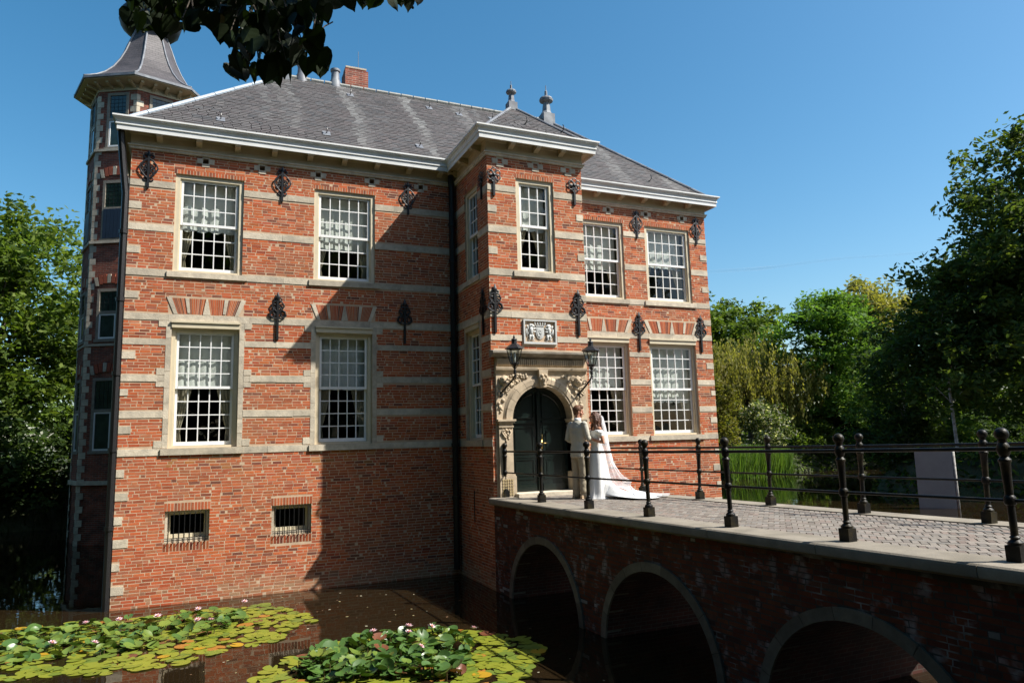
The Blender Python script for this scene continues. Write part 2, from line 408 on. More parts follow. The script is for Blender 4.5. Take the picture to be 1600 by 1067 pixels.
for k in STONES: HOLES[k[0]].append((k[1], k[2], k[3], k[4]))

# fans of bricks over the lower windows, rowlocks over the upper windows, soldier courses at the cellar openings
EXTRA = []     # arbitrary hexa bricks (frame, 4 corner (s,z), proud, col)
def rowlock(fr, s0, s1, z0, z1, dark=1.0, step=.06):
    n = max(1, int((s1 - s0) / step)); st = (s1 - s0) / n
    for i in range(n):
        a = s0 + i * st + .007; b = s0 + (i + 1) * st - .008
        EXTRA.append((fr, ((a, z0), (b, z0), (b, z1 + RNG.uniform(-.006, .004)), (a, z1)), RNG.uniform(.001, .004), rcol(.95) * dark))
    HOLES[fr].append((s0, s1, z0 - .01, z1 + .008))
for k in WIN:
    for w in WIN[k]:
        s0, s1, z0, z1 = opening(w)
        if w[0] == 'u': rowlock(k, s0 - .03, s1 + .03, z1 + .004, z1 + .095)
        elif k == 'main':
            m = (s0 + s1) / 2; hb = .61 * (s1 - s0) / 1.28; ht = .755 * (s1 - s0) / 1.28; zb, zt = 2.742, 3.085
            for sg in (-1, 1):
                lo = [m + sg * hb, m + sg * .075]; hi = [m + sg * ht, m + sg * .016]
                # end stone, brick fan, quarter stone, brick fan
                segs = [(0, .13, 's')] + [(.13 + i * .048, .13 + (i + 1) * .048, 'b') for i in range(7)] + [(.466, .564, 's')] + [(.564 + i * .0545, .564 + (i + 1) * .0545, 'b') for i in range(8)]
                for a, b, kd in segs:
                    q = lambda t, L_: L_[0] + (L_[1] - L_[0]) * t
                    c = [(q(a, lo), zb), (q(b, lo), zb), (q(b, hi), zt), (q(a, hi), zt)]
                    g = .0042 * sg
                    if kd == 'b':
                        c = [(c[0][0] - g, zb + .006), (c[1][0] + g, zb + .006), (c[2][0] + g, zt - .004), (c[3][0] - g, zt - .004)]
                        if sg < 0: pass
                        EXTRA.append((k, tuple(c) if sg < 0 else (c[1], c[0], c[3], c[2]), RNG.uniform(.001, .004), rcol(.95)))
                    else:
                        if sg > 0: c = [c[1], c[0], c[3], c[2]]
                        zz0, zz1 = (zb, zt + .01) if a == 0 else (zb + .03, zt)
                        c = [(c[0][0], zz0), (c[1][0], zz0), (c[2][0], zz1), (c[3][0], zz1)]
                        bb = MB(TFF[k]); bb.hexa([(c[0][0], .013, c[0][1]), (c[1][0], .013, c[1][1]), (c[1][0], -.03, c[1][1]), (c[0][0], -.03, c[0][1]), (c[3][0], .013, c[3][1]), (c[2][0], .013, c[2][1]), (c[2][0], -.03, c[2][1]), (c[3][0], -.03, c[3][1])])
                        adopt(bb.build('arch_stone', m_stone), castle)
            bb = MB(TFF[k]); c = [(m - .075, zb), (m + .075, zb), (m + .016, zt), (m - .016, zt)]
            bb.hexa([(c[0][0], .014, c[0][1]), (c[1][0], .014, c[1][1]), (c[1][0], -.03, c[1][1]), (c[0][0], -.03, c[0][1]), (c[3][0], .014, c[3][1]), (c[2][0], .014, c[2][1]), (c[2][0], -.03, c[2][1]), (c[3][0], -.03, c[3][1])])
            adopt(bb.build('keystone', m_stone), castle)
            HOLES[k].append((m - ht + .04, m + ht - .04, 2.742, 3.085))
for a, b, c, d in BASE:
    rowlock('main', a - .02, b + .02, d + .005, d + .155); rowlock('main', a - .02, b + .01, c - .155, c - .005, .62)

def cfac(c, s, z):
    if -.5 < z < -.13 and any(w[0] == 'l' and w[1] - .1 < s < w[2] + .1 for w in WIN['main']) and RNG.random() < .55 * (1 + (z + .13) / .37): t = RNG.uniform(.2, .6); c = c * (1 - t) + np.array((.33, .19, .05)) * t
    if -2.9 < z < -1.2 and RNG.random() < .08: c = c * RNG.uniform(.55, .8)
    if z < -2.55: t = min(1, (-2.55 - z) / .35) * RNG.uniform(.2, .8); c = c * (1 - t) + np.array((.33, .24, .14)) * t
    return c
rows = []
for k in RANGES:
    for a, b in RANGES[k]: fill_bricks(k, a, b, -3.22, 6.20, HOLES[k], rows, colf=cfac)
# wall backing (mortar) with window openings
def wall_panel(b, s0, s1, z0, z1, ops, depth=.28):
    xs = sorted(set([s0, s1] + [v for o in ops for v in o[:2] if s0 < v < s1])); zs = sorted(set([z0, z1] + [v for o in ops for v in o[2:4] if z0 < v < z1]))
    for xa, xb in zip(xs, xs[1:]):
        for za, zb in zip(zs, zs[1:]):
            mx, mz = (xa + xb) / 2, (za + zb) / 2
            if any(o[0] < mx < o[1] and o[2] < mz < o[3] for o in ops): continue
            b.quad((xa, 0, za), (xb, 0, za), (xb, 0, zb), (xa, 0, zb))
    for o in ops:
        a, c, d, e = o[:4]
        if a < s0 or c > s1: continue
        b.quad((a, 0, d), (a, 0, e), (a, -depth, e), (a, -depth, d)); b.quad((c, 0, e), (c, 0, d), (c, -depth, d), (c, -depth, e))
        b.quad((a, 0, e), (c, 0, e), (c, -depth, e), (a, -depth, e)); b.quad((c, 0, d), (a, 0, d), (a, -depth, d), (c, -depth, d))
def mainwall():
    for k in RANGES:
        ops = [opening(w) for w in WIN[k]] + (BASE if k == 'main' else []) + ([(7.5, 8.92, -1.2, 1.15)] if k == 'bay' else [])
        if k == 'main': ops = ops + [(s - .055, s + .055, 6.04, 6.15) for s in (1.42, 2.57, 3.78, 5.01, 6.2, 11.46, 12.67, 13.89)]
        for a, c in RANGES[k]:
            b = MB(TFF[k]); wall_panel(b, a, c, -4.2, 6.6, [o for o in ops if o[0] >= a - .01 and o[1] <= c + .01])
            adopt(b.build('wall', m_mortar), castle)
mainwall()
split_bricks(rows, TFS, castle, 'brick', m_brick, 300)
b = MB()
for fr, c, p, col in EXTRA:
    tf = TFF[fr]; b.col = tuple(col)
    f4 = [tf(s, p, z) for s, z in c]; k4 = [tf(s, -.02, z) for s, z in c]
    i = [b.P(q) for q in f4 + k4]
    for q in ((0, 1, 2, 3), (4, 5, 1, 0), (5, 6, 2, 1), (6, 7, 3, 2), (7, 4, 0, 3)): b.F([i[x] for x in q])
tag(adopt(b.build('brick_arches', m_brick), castle), kind='stuff')

# remaining outer walls (rear, sides, rear wing) with brick texture
def uvbox_walls(name, faces, material, parent):
    """faces: list of 4 points; uv = (distance along, z)"""
    me = bpy.data.meshes.new(name); V = []; F = []; U = []
    for q in faces:
        i = len(V); V += q; F.append((i, i + 1, i + 2, i + 3)); L = (Vector(q[1]) - Vector(q[0])).length
        U += [(0, q[0][2]), (L, q[1][2]), (L, q[2][2]), (0, q[3][2])]
    me.from_pydata(V, [], F); uv = me.uv_layers.new(name='UVMap')
    for k, u in enumerate(U): uv.data[k].uv = u
    me.materials.append(material); me.update(); o = link(name, me); return adopt(o, parent)
def wq(a, b, z0=-4.2, z1=6.6): return [(a[0], a[1], z0), (b[0], b[1], z0), (b[0], b[1], z1), (a[0], a[1], z1)]
uvbox_walls('rear_wall', [wq((0, 13), (0, 0)), wq((XR, 0), (XR, 13)), wq((XR, 13), (0, 13)), wq((BR, BY), (BR, 0))], m_bricktex, castle)

# ------------------------------------------------------------------ interior rooms (dim)
b = MB()
def room(x0, y0, z0, x1, y1, z1):
    i = [b.P(p) for p in ((x0, y0, z0), (x1, y0, z0), (x1, y1, z0), (x0, y1, z0), (x0, y0, z1), (x1, y0, z1), (x1, y1, z1), (x0, y1, z1))]
    for q in ((0, 1, 2, 3), (7, 6, 5, 4), (1, 2, 6, 5), (2, 3, 7, 6), (3, 0, 4, 7)): b.F([i[k] for k in q])
for z0, z1 in ((-.6, 2.72), (3.2, 6.1)):
    for x0, x1 in ((.05, 2.9), (2.95, 6.9), (9.5, 12.2), (12.25, 14.6)): room(x0, .27, z0, x1, 4.2, z1)
    room(7.33, -1.89, z0, 9.35, 4.2, z1)
for a, c, d, e in BASE: room(a - .2, .27, d - .4, c + .2, 2.2, e + .3)
adopt(b.build('interior', m_room), castle)

# ------------------------------------------------------------------ windows
NPANE = 0
PANES = {}
def window(k, w, cols, rt, rb, blind=.5, curtains=True, name='window', gap=0.0, bl_low=None):
    tff = TFF[k]; s0, s1, z0, z1 = opening(w); low = w[0] == 'l'
    fw = .09 if not low else .075; rec = .035 if not low else .06
    b = MB(tff)
    zt = z1 if not low else 2.46
    b.box(s0 + .002, -.2, z0, s0 + fw, -rec, zt); b.box(s1 - fw, -.2, z0, s1 - .002, -rec, zt)
    b.box(s0 + fw, -.2, zt - fw, s1 - fw, -rec - .002, zt - .001); b.box(s0 + fw, -.2, z0 + .001, s1 - fw, -rec - .004, z0 + .045)
    # inner beads
    for q in (0, 1):
        e = s0 + fw if q == 0 else s1 - fw - .025
        b.box(e, -.2, z0 + .045, e + .025, -rec - .03, zt - fw)
    win = adopt(b.build(name, m_cream), castle)
    def sub_(o): return adopt(o, win)
    if low:
        b = MB(tff); b.box(s0 + .003, -.2, 2.46, s1 - .003, .03, 2.56); b.box(s0 - .012, -.2, 2.5615, s1 + .012, .055, 2.597)
        sub_(b.build('shutter_box', m_cream))
    a0, a1 = s0 + fw + .027, s1 - fw - .027; c0, c1 = z0 + .05, zt - fw
    mid = c0 + (c1 - c0) * rb / (rt + rb) + .02
    st = .045; mu = .021
    ps = []
    for nm, q0, q1, r, d in (('upper_sash', mid - .03, c1, rt, -rec - .045), ('lower_sash', c0, mid + .03, rb, -rec - .095)):
        b = MB(tff)
        bot = .075 if nm == 'lower_sash' else .055; top = .045 if nm == 'upper_sash' else .05
        b.box(a0, d - .04, q0, a0 + st, d, q1); b.box(a1 - st, d - .04, q0, a1, d, q1)
        b.box(a0 + st, d - .04, q1 - top, a1 - st, d - .001, q1); b.box(a0 + st, d - .04, q0, a1 - st, d + (.004 if nm == 'upper_sash' else -.001), q0 + bot)
        x0, x1, y0, y1 = a0 + st, a1 - st, q0 + bot, q1 - top
        cw = (x1 - x0 - mu * (cols - 1)) / cols; rh = (y1 - y0 - mu * (r - 1)) / r
        for i in range(1, cols): b.box(x0 + i * (cw + mu) - mu, d - .035, y0, x0 + i * (cw + mu), d - .003, y1)
        for i in range(1, r): b.box(x0, d - .033, y0 + i * (rh + mu) - mu, x1, d - .005, y0 + i * (rh + mu))
        sub_(b.build(nm, m_white))
        key = (k, round(cw, 3), round(rh, 3))
        if key not in PANES:
            g = MB(); o_ = Vector(tff(0, 0, 0)); S = Vector(tff(1, 0, 0)) - o_
            h = S * (cw / 2 + .003); v = Vector((0, 0, rh / 2 + .003))
            g.quad(-h - v, h - v, h + v, -h + v); PANES[key] = g.mesh('pane', m_glass)
        for i in range(cols):
            for j in range(r):
                pn = link('pane', PANES[key], None, tff(x0 + i * (cw + mu) + cw / 2, d - .02, y0 + j * (rh + mu) + rh / 2))
                pn.rotation_euler = (random.uniform(-.012, .012), random.uniform(-.01, .01), random.uniform(-.012, .012)); sub_(pn)
    # roman blind with swags
    if blind:
        b = MB(tff); n = cols * 6; nsw = cols + random.choice((-1, 0, 0)); amp = random.uniform(.02, .06); skw = random.uniform(-.03, .03); zb = c1 - (c1 - c0) * blind; rows_ = 10
        g = []
        for j in range(rows_ + 1):
            t = j / rows_; L_ = []
            for i in range(n + 1):
                x = a0 + (a1 - a0) * i / n; ph = (i / n * nsw) % 1.0
                sag = -amp * math.sin(PI * ph) * (t ** 2) + skw * (i / n - .5) * t
                dd = -.30 - .012 * math.cos(2 * PI * ph) - .02 * (math.sin(t * PI * 3.0) ** 2) * t
                L_.append(b.P((x, dd, c1 + (zb - c1) * t + sag)))
            g.append(L_)
        for j in range(rows_):
            for i in range(n): b.F([g[j][i], g[j][i + 1], g[j + 1][i + 1], g[j + 1][i]])
        sub_(b.build('blind', m_blind, smooth=True))
    if curtains:
        for sg in (-1, 1):
            b = MB(tff); n = 14; e = a0 - .03 if sg < 0 else a1 + .03; zt_ = c1; zz = [zt_, (zt_ + c0) / 2 + .1, c0 + .75, c0 + .3, c0 - .25]
            wd = [.42, .36, .25, .14, .2] if gap == 0 else [.3, .24, .17, .14, .16]
            g = []
            for z, wv in zip(zz, wd):
                g.append([b.P((e - sg * wv * i / n, -.36 + .025 * math.sin(i * 2.1 + (1 if sg > 0 else 0)), z)) for i in range(n + 1)])
            for r0, r1 in zip(g, g[1:]):
                for i in range(n): b.F([r0[i], r0[i + 1], r1[i + 1], r1[i]])
            sub_(b.build('curtain', m_curtain, smooth=True))
    return win
bl = {'u': [.52, .62, .6, .5], 'l': [.47, .5, .46, .63]}
iu = il = 0
for w in WIN['main']:
    if w[0] == 'u': window('main', w, 5, 3, 3, bl['u'][iu], iu != 0 or True); iu += 1
    else: window('main', w, 5, 4, 4, bl['l'][il]); il += 1
for w in WIN['bay']: window('bay', w, 3, 3, 3, .5)
for w in WIN['side']: window('side', w, 3, 3 if w[0] == 'u' else 4, 3 if w[0] == 'u' else 4, .4, False)

# cellar windows: stone lined recess, inner frame, iron bars
for a, c, d, e in BASE:
    b = MB(tf_main)
    b.box(a + .002, -.27, d + .001, a + .05, -.06, e - .001); b.box(c - .05, -.27, d + .001, c - .002, -.06, e - .001); b.box(a + .05, -.27, d + .001, c - .05, -.09, d + .07)
    b.box(a + .05, -.27, e - .05, c - .05, -.07, e - .001)
    win = adopt(b.build('cellar_window', m_stone), castle)
    b = MB(tf_main); f0, f1 = a + .05, c - .05
    for q in ((f0, d + .07, f0 + .05, e - .05), (f1 - .05, d + .07, f1, e - .05), (f0 + .05, d + .07, f1 - .05, d + .15), (f0 + .05, e - .09, f1 - .05, e - .05)): b.box(q[0], -.26, q[1], q[2], -.21, q[3])
    adopt(b.build('frame', m_cream), win)
    b = MB(tf_main); b.quad((f0 + .05, -.235, d + .15), (f1 - .05, -.235, d + .15), (f1 - .05, -.235, e - .09), (f0 + .05, -.235, e - .09)); adopt(b.build('pane', m_glass), win)
    for i in range(8):
        s = a + .07 + i * (c - a - .14) / 7; b = MB(tf_main)
        b.tube([(s, -.02, e - .03), (s, -.005, e - .06), (s, -.005, d + .03), (s, .0, d + .012), (s, .045, d + .0)], .0085, 5); adopt(b.build('bar', m_iron), win)
    for z in (d + .09, d + .05):
        b = MB(tf_main); b.box(a + .01, -.012, z - .006, c - .01, .004, z + .006); adopt(b.build('crossbar', m_iron), win)
# ================================================================== cornice, gutter, roof
PATH = [(0, 6.6), (0, 0), (BL, 0), (BL, BY), (BR, BY), (BR, 0), (XR, 0), (XR, 6.6)]
def offs(o):
    P = []; n = len(PATH)
    def nrm(a, b):
        dx, dy = b[0] - a[0], b[1] - a[1]; L = math.hypot(dx, dy); return (dy / L, -dx / L)     # path runs counter-clockwise seen from above: outward on the right
    for i in range(n):
        ns = []
        if i > 0: ns.append(nrm(PATH[i - 1], PATH[i]))
        if i < n - 1: ns.append(nrm(PATH[i], PATH[i + 1]))
        if len(ns) == 1: v = ns[0]
        else: v = (ns[0][0] + ns[1][0], ns[0][1] + ns[1][1])
        P.append((PATH[i][0] + v[0] * o, PATH[i][1] + v[1] * o))
    return P
def sweep(b, prof):
    R = [[b.P((x, y, z)) for x, y in offs(o)] for o, z in prof]
    for r0, r1 in zip(R, R[1:]):
        for i in range(len(PATH) - 1): b.F([r0[i], r0[i + 1], r1[i + 1], r1[i]])
b = MB(); sweep(b, [(0.0, 6.185), (.035, 6.19), (.045, 6.205), (.045, 6.235), (.07, 6.25), (.07, 6.275), (.022, 6.285)])
adopt(b.build('cornice_ledge', m_stone), castle)
b = MB(); sweep(b, [(.022, 6.28), (.022, 6.50), (.05, 6.515), (.05, 6.53), (.26, 6.532)])
adopt(b.build('frieze', m_frieze), castle)
b = MB(); sweep(b, [(.23, 6.534), (.245, 6.475), (.262, 6.475), (.265, 6.57), (.285, 6.585), (.285, 6.605), (.275, 6.625), (.28, 6.66), (.305, 6.70), (.335, 6.725), (.345, 6.73), (.345, 6.762), (.325, 6.765), (.32, 6.70), (.19, 6.66), (.16, 6.70)])
adopt(b.build('gutter', m_gutter, smooth=True, angle=25), castle)
cb = MB(); cb.extrude([(0, 0), (0, .155), (.225, .155), (.225, .085), (.2, .05), (.12, .045), (.06, .02)], -.058, .058, axis=0)
cm = cb.mesh('corbel', m_frieze)
def corbel(x, y, rz): 
    o = link('corbel', cm, None, (x, y, 6.375)); o.rotation_euler = (0, 0, rz); adopt(o, castle)
# mesh extends along +y; outward -y needs a half turn
for x in (.14, .9, 1.67, 2.435, 3.2, 3.97, 4.73, 5.5, 6.27): corbel(x + .38, -.022, PI)
for x in (7.62, 8.245, 8.87): corbel(x, BY - .022, PI)
for x in (10.3, 11.05, 11.8, 12.55, 13.3, 14.05): corbel(x, -.022, PI)
for y in (.2, 1.0, 1.8): corbel(BL - .022, -y, PI / 2)

roof = adopt(empty('roof', (7.3, 3.3, 6.7)), castle)
EO, EZ, RZ_, RY = .2, 6.675, 10.05, 3.3
RX0, RX1 = 3.3, XR - 3.3
SL = (RZ_ - EZ) / (RY + EO)
b = MB()
E0, E1, E2, E3 = (-EO, -EO, EZ), (XR + EO, -EO, EZ), (XR + EO, 6.6 + EO, EZ), (-EO, 6.6 + EO, EZ); Ra, Rb = (RX0, RY, RZ_), (RX1, RY, RZ_)
b.quad(E0, E1, Rb, Ra); b.poly([E1, E2, Rb]); b.quad(E2, E3, Ra, Rb); b.poly([E3, E0, Ra])
# bay roof
BPX, BPY = (BL + BR) / 2, -.95; BPZ = EZ + (BPY - (BY - EO)) * SL; BX0, BX1, BYE = BL - EO, BR + EO, BY - EO
yb = -EO + (BPZ - EZ) / SL
Pk, Pb = (BPX, BPY, BPZ), (BPX, yb, BPZ)
b.poly([(BX0, BYE, EZ), (BX1, BYE, EZ), Pk]); b.quad((BX0, -EO, EZ), (BX0, BYE, EZ), Pk, Pb); b.quad((BX1, BYE, EZ), (BX1, -EO, EZ), Pb, Pk)
# lower roof over the rear wing
b.quad((-EO, 6.8, 6.6), (XR + EO, 6.8, 6.6), (XR - 3, 9.8, 9.2), (3, 9.8, 9.2)); b.quad((XR + EO, 13.2, 6.6), (-EO, 13.2, 6.6), (3, 9.8, 9.2), (XR - 3, 9.8, 9.2))
b.poly([(-EO, 13.2, 6.6), (-EO, 6.8, 6.6), (3, 9.8, 9.2)]); b.poly([(XR + EO, 6.8, 6.6), (XR + EO, 13.2, 6.6), (XR - 3, 9.8, 9.2)])
adopt(b.build('roof_boarding', m_deck), roof)
SLT = []     # slate rows: lower-left, lower-right, upper-right, upper-left, normal, colour
def smooth_noise(x, seed=0): return .5 + .25 * math.sin(x * 1.9 + seed) + .15 * math.sin(x * 4.3 + 1.7 * seed) + .1 * math.sin(x * 9.7 + 2.3 * seed)
def slates(O, S, T, tmax, lim, step=.105, wid=.2, streak=True, keep=None):
    O, S, T = Vector(O), Vector(S), Vector(T); N = S.cross(T).normalized(); k = 0; t = 0.0
    while t < tmax:
        a, c = lim(min(t + .09, tmax)); s = a - (.1 if k % 2 else 0) + RNG.uniform(-.02, .02)
        while s < c:
            w = wid * RNG.uniform(.85, 1.15); s0, s1 = max(s, a), min(s + w - .004, c); s += w
            if s1 - s0 < .03: continue
            t1 = min(t + step + .05, tmax)
            P = O + S * ((s0 + s1) / 2) + T * t
            if keep and not keep(P): continue
            g = RNG.uniform(.85, 1.15); base = np.array((.092, .085, .083)) if RNG.random() < .6 else np.array((.098, .086, .084)) if RNG.random() < .6 else np.array((.082, .081, .082))
            lt = 0
            if streak:
                q = smooth_noise((s0 + s1) * .9 + .12 * math.sin(t * 2), 3.1); lt = max(0, q - .62) * 3.2 * (.4 + .6 * smooth_noise(t * 1.6 + s * .4, 1.2)) * (.5 + .5 * t / tmax)
                lt += max(0, t / tmax - .93) * 3
            base = base * g * (1 - min(lt, 1)) + np.array((.24, .24, .23)) * min(lt, 1)
            jt = RNG.uniform(-.008, .008)
            SLT.append((O + S * s0 + T * (t + jt), O + S * s1 + T * (t + jt + RNG.uniform(-.004, .004)), O + S * s1 + T * t1, O + S * s0 + T * t1, N, RNG.uniform(.013, .021), base))
        t += step; k += 1
Lt = math.hypot(RY + EO, RZ_ - EZ); Tm = Vector((0, RY + EO, RZ_ - EZ)) / Lt
full = XR + 2 * EO
hr = (RX0 + EO) / Lt; hr2 = (XR + EO - RX1) / Lt
def inbay(P):     # main slope hidden below the bay roof
    if P.x < BX0 or P.x > BX1 or P.z > BPZ: return True
    return P.z > EZ + min(P.x - BX0, BX1 - P.x) * (BPZ - EZ) / (BPX - BX0) - .03
slates((-EO, -EO, EZ), (1, 0, 0), Tm, Lt, lambda t: (hr * t, full - hr2 * t), keep=inbay)
L2 = math.hypot(BPX - BX0, BPZ - EZ)
T2 = Vector((BPX - BX0, 0, BPZ - EZ)) / L2
slates((BX0, -EO + .0, EZ), (0, -1, 0), T2, L2, lambda t: (-(t / L2) * (yb + EO), (-BYE - EO) - (t / L2) * (BPY - BYE)), streak=False)
T3 = Vector((0, BPY - BYE, BPZ - EZ)); L3 = T3.length
slates((BX0, BYE, EZ), (1, 0, 0), T3 / L3, L3, lambda t: ((t / L3) * (BPX - BX0), (BX1 - BX0) - (t / L3) * (BPX - BX0)), streak=False)
T4 = Vector((-(BX1 - BPX), 0, BPZ - EZ))
slates((BX1, BYE, EZ), (0, 1, 0), T4 / L2, L2, lambda t: ((t / L2) * (BPY - BYE), (-BYE - EO) + (t / L2) * (yb + EO)), streak=False)
for O, S, T in (((-EO, 6.6 + EO, EZ), (0, -1, 0), Vector((RX0 + EO, 0, RZ_ - EZ))), ((XR + EO, -EO, EZ), (0, 1, 0), Vector((-(XR + EO - RX1), 0, RZ_ - EZ)))):
    Ls = T.length; slates(O, S, T / Ls, Ls, lambda t: ((t / Ls) * (RY + EO), (6.6 + 2 * EO) - (t / Ls) * (RY + EO)), streak=False)
def slate_mesh(rows_, name):
    n = len(rows_); V = np.zeros((n, 6, 3)); C = np.zeros((n, 3 + 1, 3))
    for i, (a, c, d, e, N, h, col) in enumerate(rows_):
        V[i, 0] = a + N * (h + .004); V[i, 1] = c + N * (h + .004); V[i, 2] = d + N * .006; V[i, 3] = e + N * .006; V[i, 4] = a; V[i, 5] = c; C[i] = col
    base = (np.arange(n) * 6)[:, None, None]
    F = np.array([(0, 1, 2, 3), (4, 5, 1, 0), (4, 0, 3, 3), (5, 2, 1, 1)])
    F = np.array([(0, 1, 2, 3), (4, 5, 1, 0)])[None] + base
    return np_mesh(name, V.reshape(-1, 3), F.reshape(-1, 4), m_slate, C[:, :2].reshape(-1, 3))
sc = []
for i, r in enumerate(SLT):
    c = (r[0] + r[1]) / 2; d = c - CAM; dep = d.dot(_f)
    if (r[1] - r[0]).length > .17 and r[4].dot(d) < 0 and d.dot(_u) / dep < .47: sc.append((dep, i))
sc.sort(); pick = set(i for _, i in sc[:300])
tag(adopt(link('slate_field', slate_mesh([r for i, r in enumerate(SLT) if i not in pick], 'slate_field')), roof), kind='stuff')
sv = {}
for i in pick:
    a, c, d, e, N, h, col = SLT[i]; key = (round(N.x, 1), round(N.y, 1), int(RNG.integers(0, 10)))
    if key not in sv:
        S = (c - a).normalized(); T = N.cross(S); w = .096
        sv[key] = slate_mesh([(-S * w, S * w, S * w + T * .155, -S * w + T * .155, N, h, col)], 'slate')
    adopt(link('slate', sv[key], None, (a + c) / 2), roof)
# ridge and hips in lead
def capstrip(name, p, q, r=.06, m=None, n=14):
    p, q = Vector(p), Vector(q)
    for k in range(n):
        b = MB(); a = p.lerp(q, k / n); c = p.lerp(q, (k + 1) / n - .004)
        b.tube([a + Vector((0, 0, .03 + random.uniform(-.004, .004))), c + Vector((0, 0, .03))], r, 8); adopt(b.build(name, m or m_lead, smooth=True, angle=40), roof)
m_ridge = mat('pale_ridge_mortar', (.30, .30, .27), .8, var=.3, vscale=12, bump=.4, bscale=30)
capstrip('ridge_cap', Ra, Rb, .065, m_ridge, 22)
m_hip = mat('pale_hip_lead', (.30, .36, .42), .4, var=.15, vscale=6, spec=.5)
capstrip('hip_cap', E0, Ra, .05, m_hip, 8); capstrip('hip_cap', E1, Rb, .05, m_lead, 8); capstrip('hip_cap', E3, Ra, .03, m_lead, 6)
capstrip('hip_cap', (BX0, BYE, EZ), Pk, .035, m_lead, 4); capstrip('hip_cap', (BX1, BYE, EZ), Pk, .035, m_lead, 4); capstrip('ridge_cap', Pk, Pb, .045, m_lead, 5)
# finials
def finial(x, y, z, s):
    b = MB(); q = s
    b.box(x - .2 * q, y - .2 * q, z - .25 * q, x + .2 * q, y + .2 * q, z + .22 * q)
    b.lathe([(.22 * q, .22 * q), (.14 * q, .34 * q), (.12 * q, .55 * q), (.10 * q, .62 * q), (.13 * q, .64 * q)], x, y, 8, z, PI / 8)
    b.lathe([(.10 * q, .64 * q), (.22 * q, .69 * q), (.235 * q, .75 * q), (.2 * q, .81 * q), (.09 * q, .86 * q), (.05 * q, .9 * q), (.045 * q, 1.05 * q), (.015 * q, 1.09 * q), (.012 * q, 1.25 * q)], x, y, 12, z)
    adopt(b.build('finial', m_lead), roof)
finial(Rb[0], Rb[1], RZ_, .98); finial(Pk[0], Pk[1], BPZ, .56); finial(Ra[0], Ra[1], RZ_, .9)
# roof hooks
hk = MB(); hk.tube([(0, 0, .0), (0, -.05, .03), (0, -.09, .03), (0, -.11, .07), (.005, -.10, .12), (0, -.07, .16)], .012, 5); hk.box(-.02, -.02, -.03, .02, .06, .02)
hm = hk.mesh('roof_hook', m_iron)
hs = bpy.data.meshes
def onroof(u, v):
    du = ((u - 800) / 1109.86) * _r + (-(v - 533.5) / 1109.86) * _u + _f
    # plane z = EZ + (y+EO)*SL
    t = (EZ + (CAM.y + EO) * SL - CAM.z) / (du.z - du.y * SL); return CAM + du * t
for u, v in ((345, 188), (510, 210), (547, 150), (655, 230), (670, 170), (717, 180), (768, 187)):
    P = onroof(u, v); adopt(link('roof_hook', hm, None, P), roof)
    b = MB(); b.quad((-.09, -.1, -.085), (.09, -.1, -.085), (.09, .06, .075), (-.09, .06, .075)); adopt(b.build('flashing', m_lead, loc=P + Vector((0, -.012, .018))), roof)
for x, y in ((8.2, -1.8), (9.1, -1.9)): adopt(link('roof_hook', hm, None, (x, y, EZ + (y - BYE) * SL + .02)), roof)
adopt(link('roof_hook', hm, None, (13.1, .35, EZ + .55 * SL + .02)), roof)
# chimneys and vent pots
m_chim = bricktex('chimney_brick', 1.2)
def chimney(x, y, w, d, z0, z1):
    o = uvbox_walls('chimney', [[(x - w, y - d, z0), (x + w, y - d, z0), (x + w, y - d, z1), (x - w, y - d, z1)], [(x + w, y - d, z0), (x + w, y + d, z0), (x + w, y + d, z1), (x + w, y - d, z1)], [(x + w, y + d, z0), (x - w, y + d, z0), (x - w, y + d, z1), (x + w, y + d, z1)], [(x - w, y + d, z0), (x - w, y - d, z0), (x - w, y - d, z1), (x - w, y + d, z1)], [(x - w, y - d, z1), (x + w, y - d, z1), (x + w, y + d, z1), (x - w, y + d, z1)]], m_chim, roof)
    b = MB()
    for sx in (-.22, .0, .22): b.box(x + sx - .05, y - .15, z1 + .001, x + sx + .05, y + .15, z1 + .09)
    b.box(x - .3, y - .2, z1 + .0915, x + .3, y + .2, z1 + .14); adopt(b.build('chimney_cap', m_stone), o)
    b = MB(); b.tube([(x + .1, y, z1 + .1), (x + .1, y, z1 + .75)], .008, 5); adopt(b.build('lightning_rod', m_lead), o)
chimney(5.33, 3.75, .33, .3, 9.3, 10.72)
for x in (4.7, 3.78):
    b = MB(); b.lathe([(.17, -.3), (.16, .12), (.12, .2), (.11, .42), (.14, .44), (.14, .5), (.1, .52)], x, 3.35, 10, 10.05); adopt(b.build('vent_pot', m_lead, smooth=True, angle=40), roof)

# downpipes
def pipe(name, pts, r=.055, parent=castle, collars=()):
    b = MB(); b.tube(pts, r, 8)
    for z in collars: b.lathe([(r + .02, -.04), (r + .022, .04)], pts[-1][0], pts[-1][1], 8, z)
    return adopt(b.build(name, m_iron, smooth=True, angle=40), parent)
pipe('downpipe', [(6.92, -.2, 6.52), (6.93, -.12, 6.3), (6.95, -.1, 6.1), (6.95, -.1, -2.9)], .075, castle, (5.2, 4.3, 3.4, 2.4, 1.2, -.1, -1.3))
pipe('downpipe', [(-.2, -.12, 6.5), (-.15, -.02, 5.9), (-.075, .02, 5.2), (-.075, .02, -3.2)], .07, castle, (4.4, 3.0, 1.5, 0, -1.5))

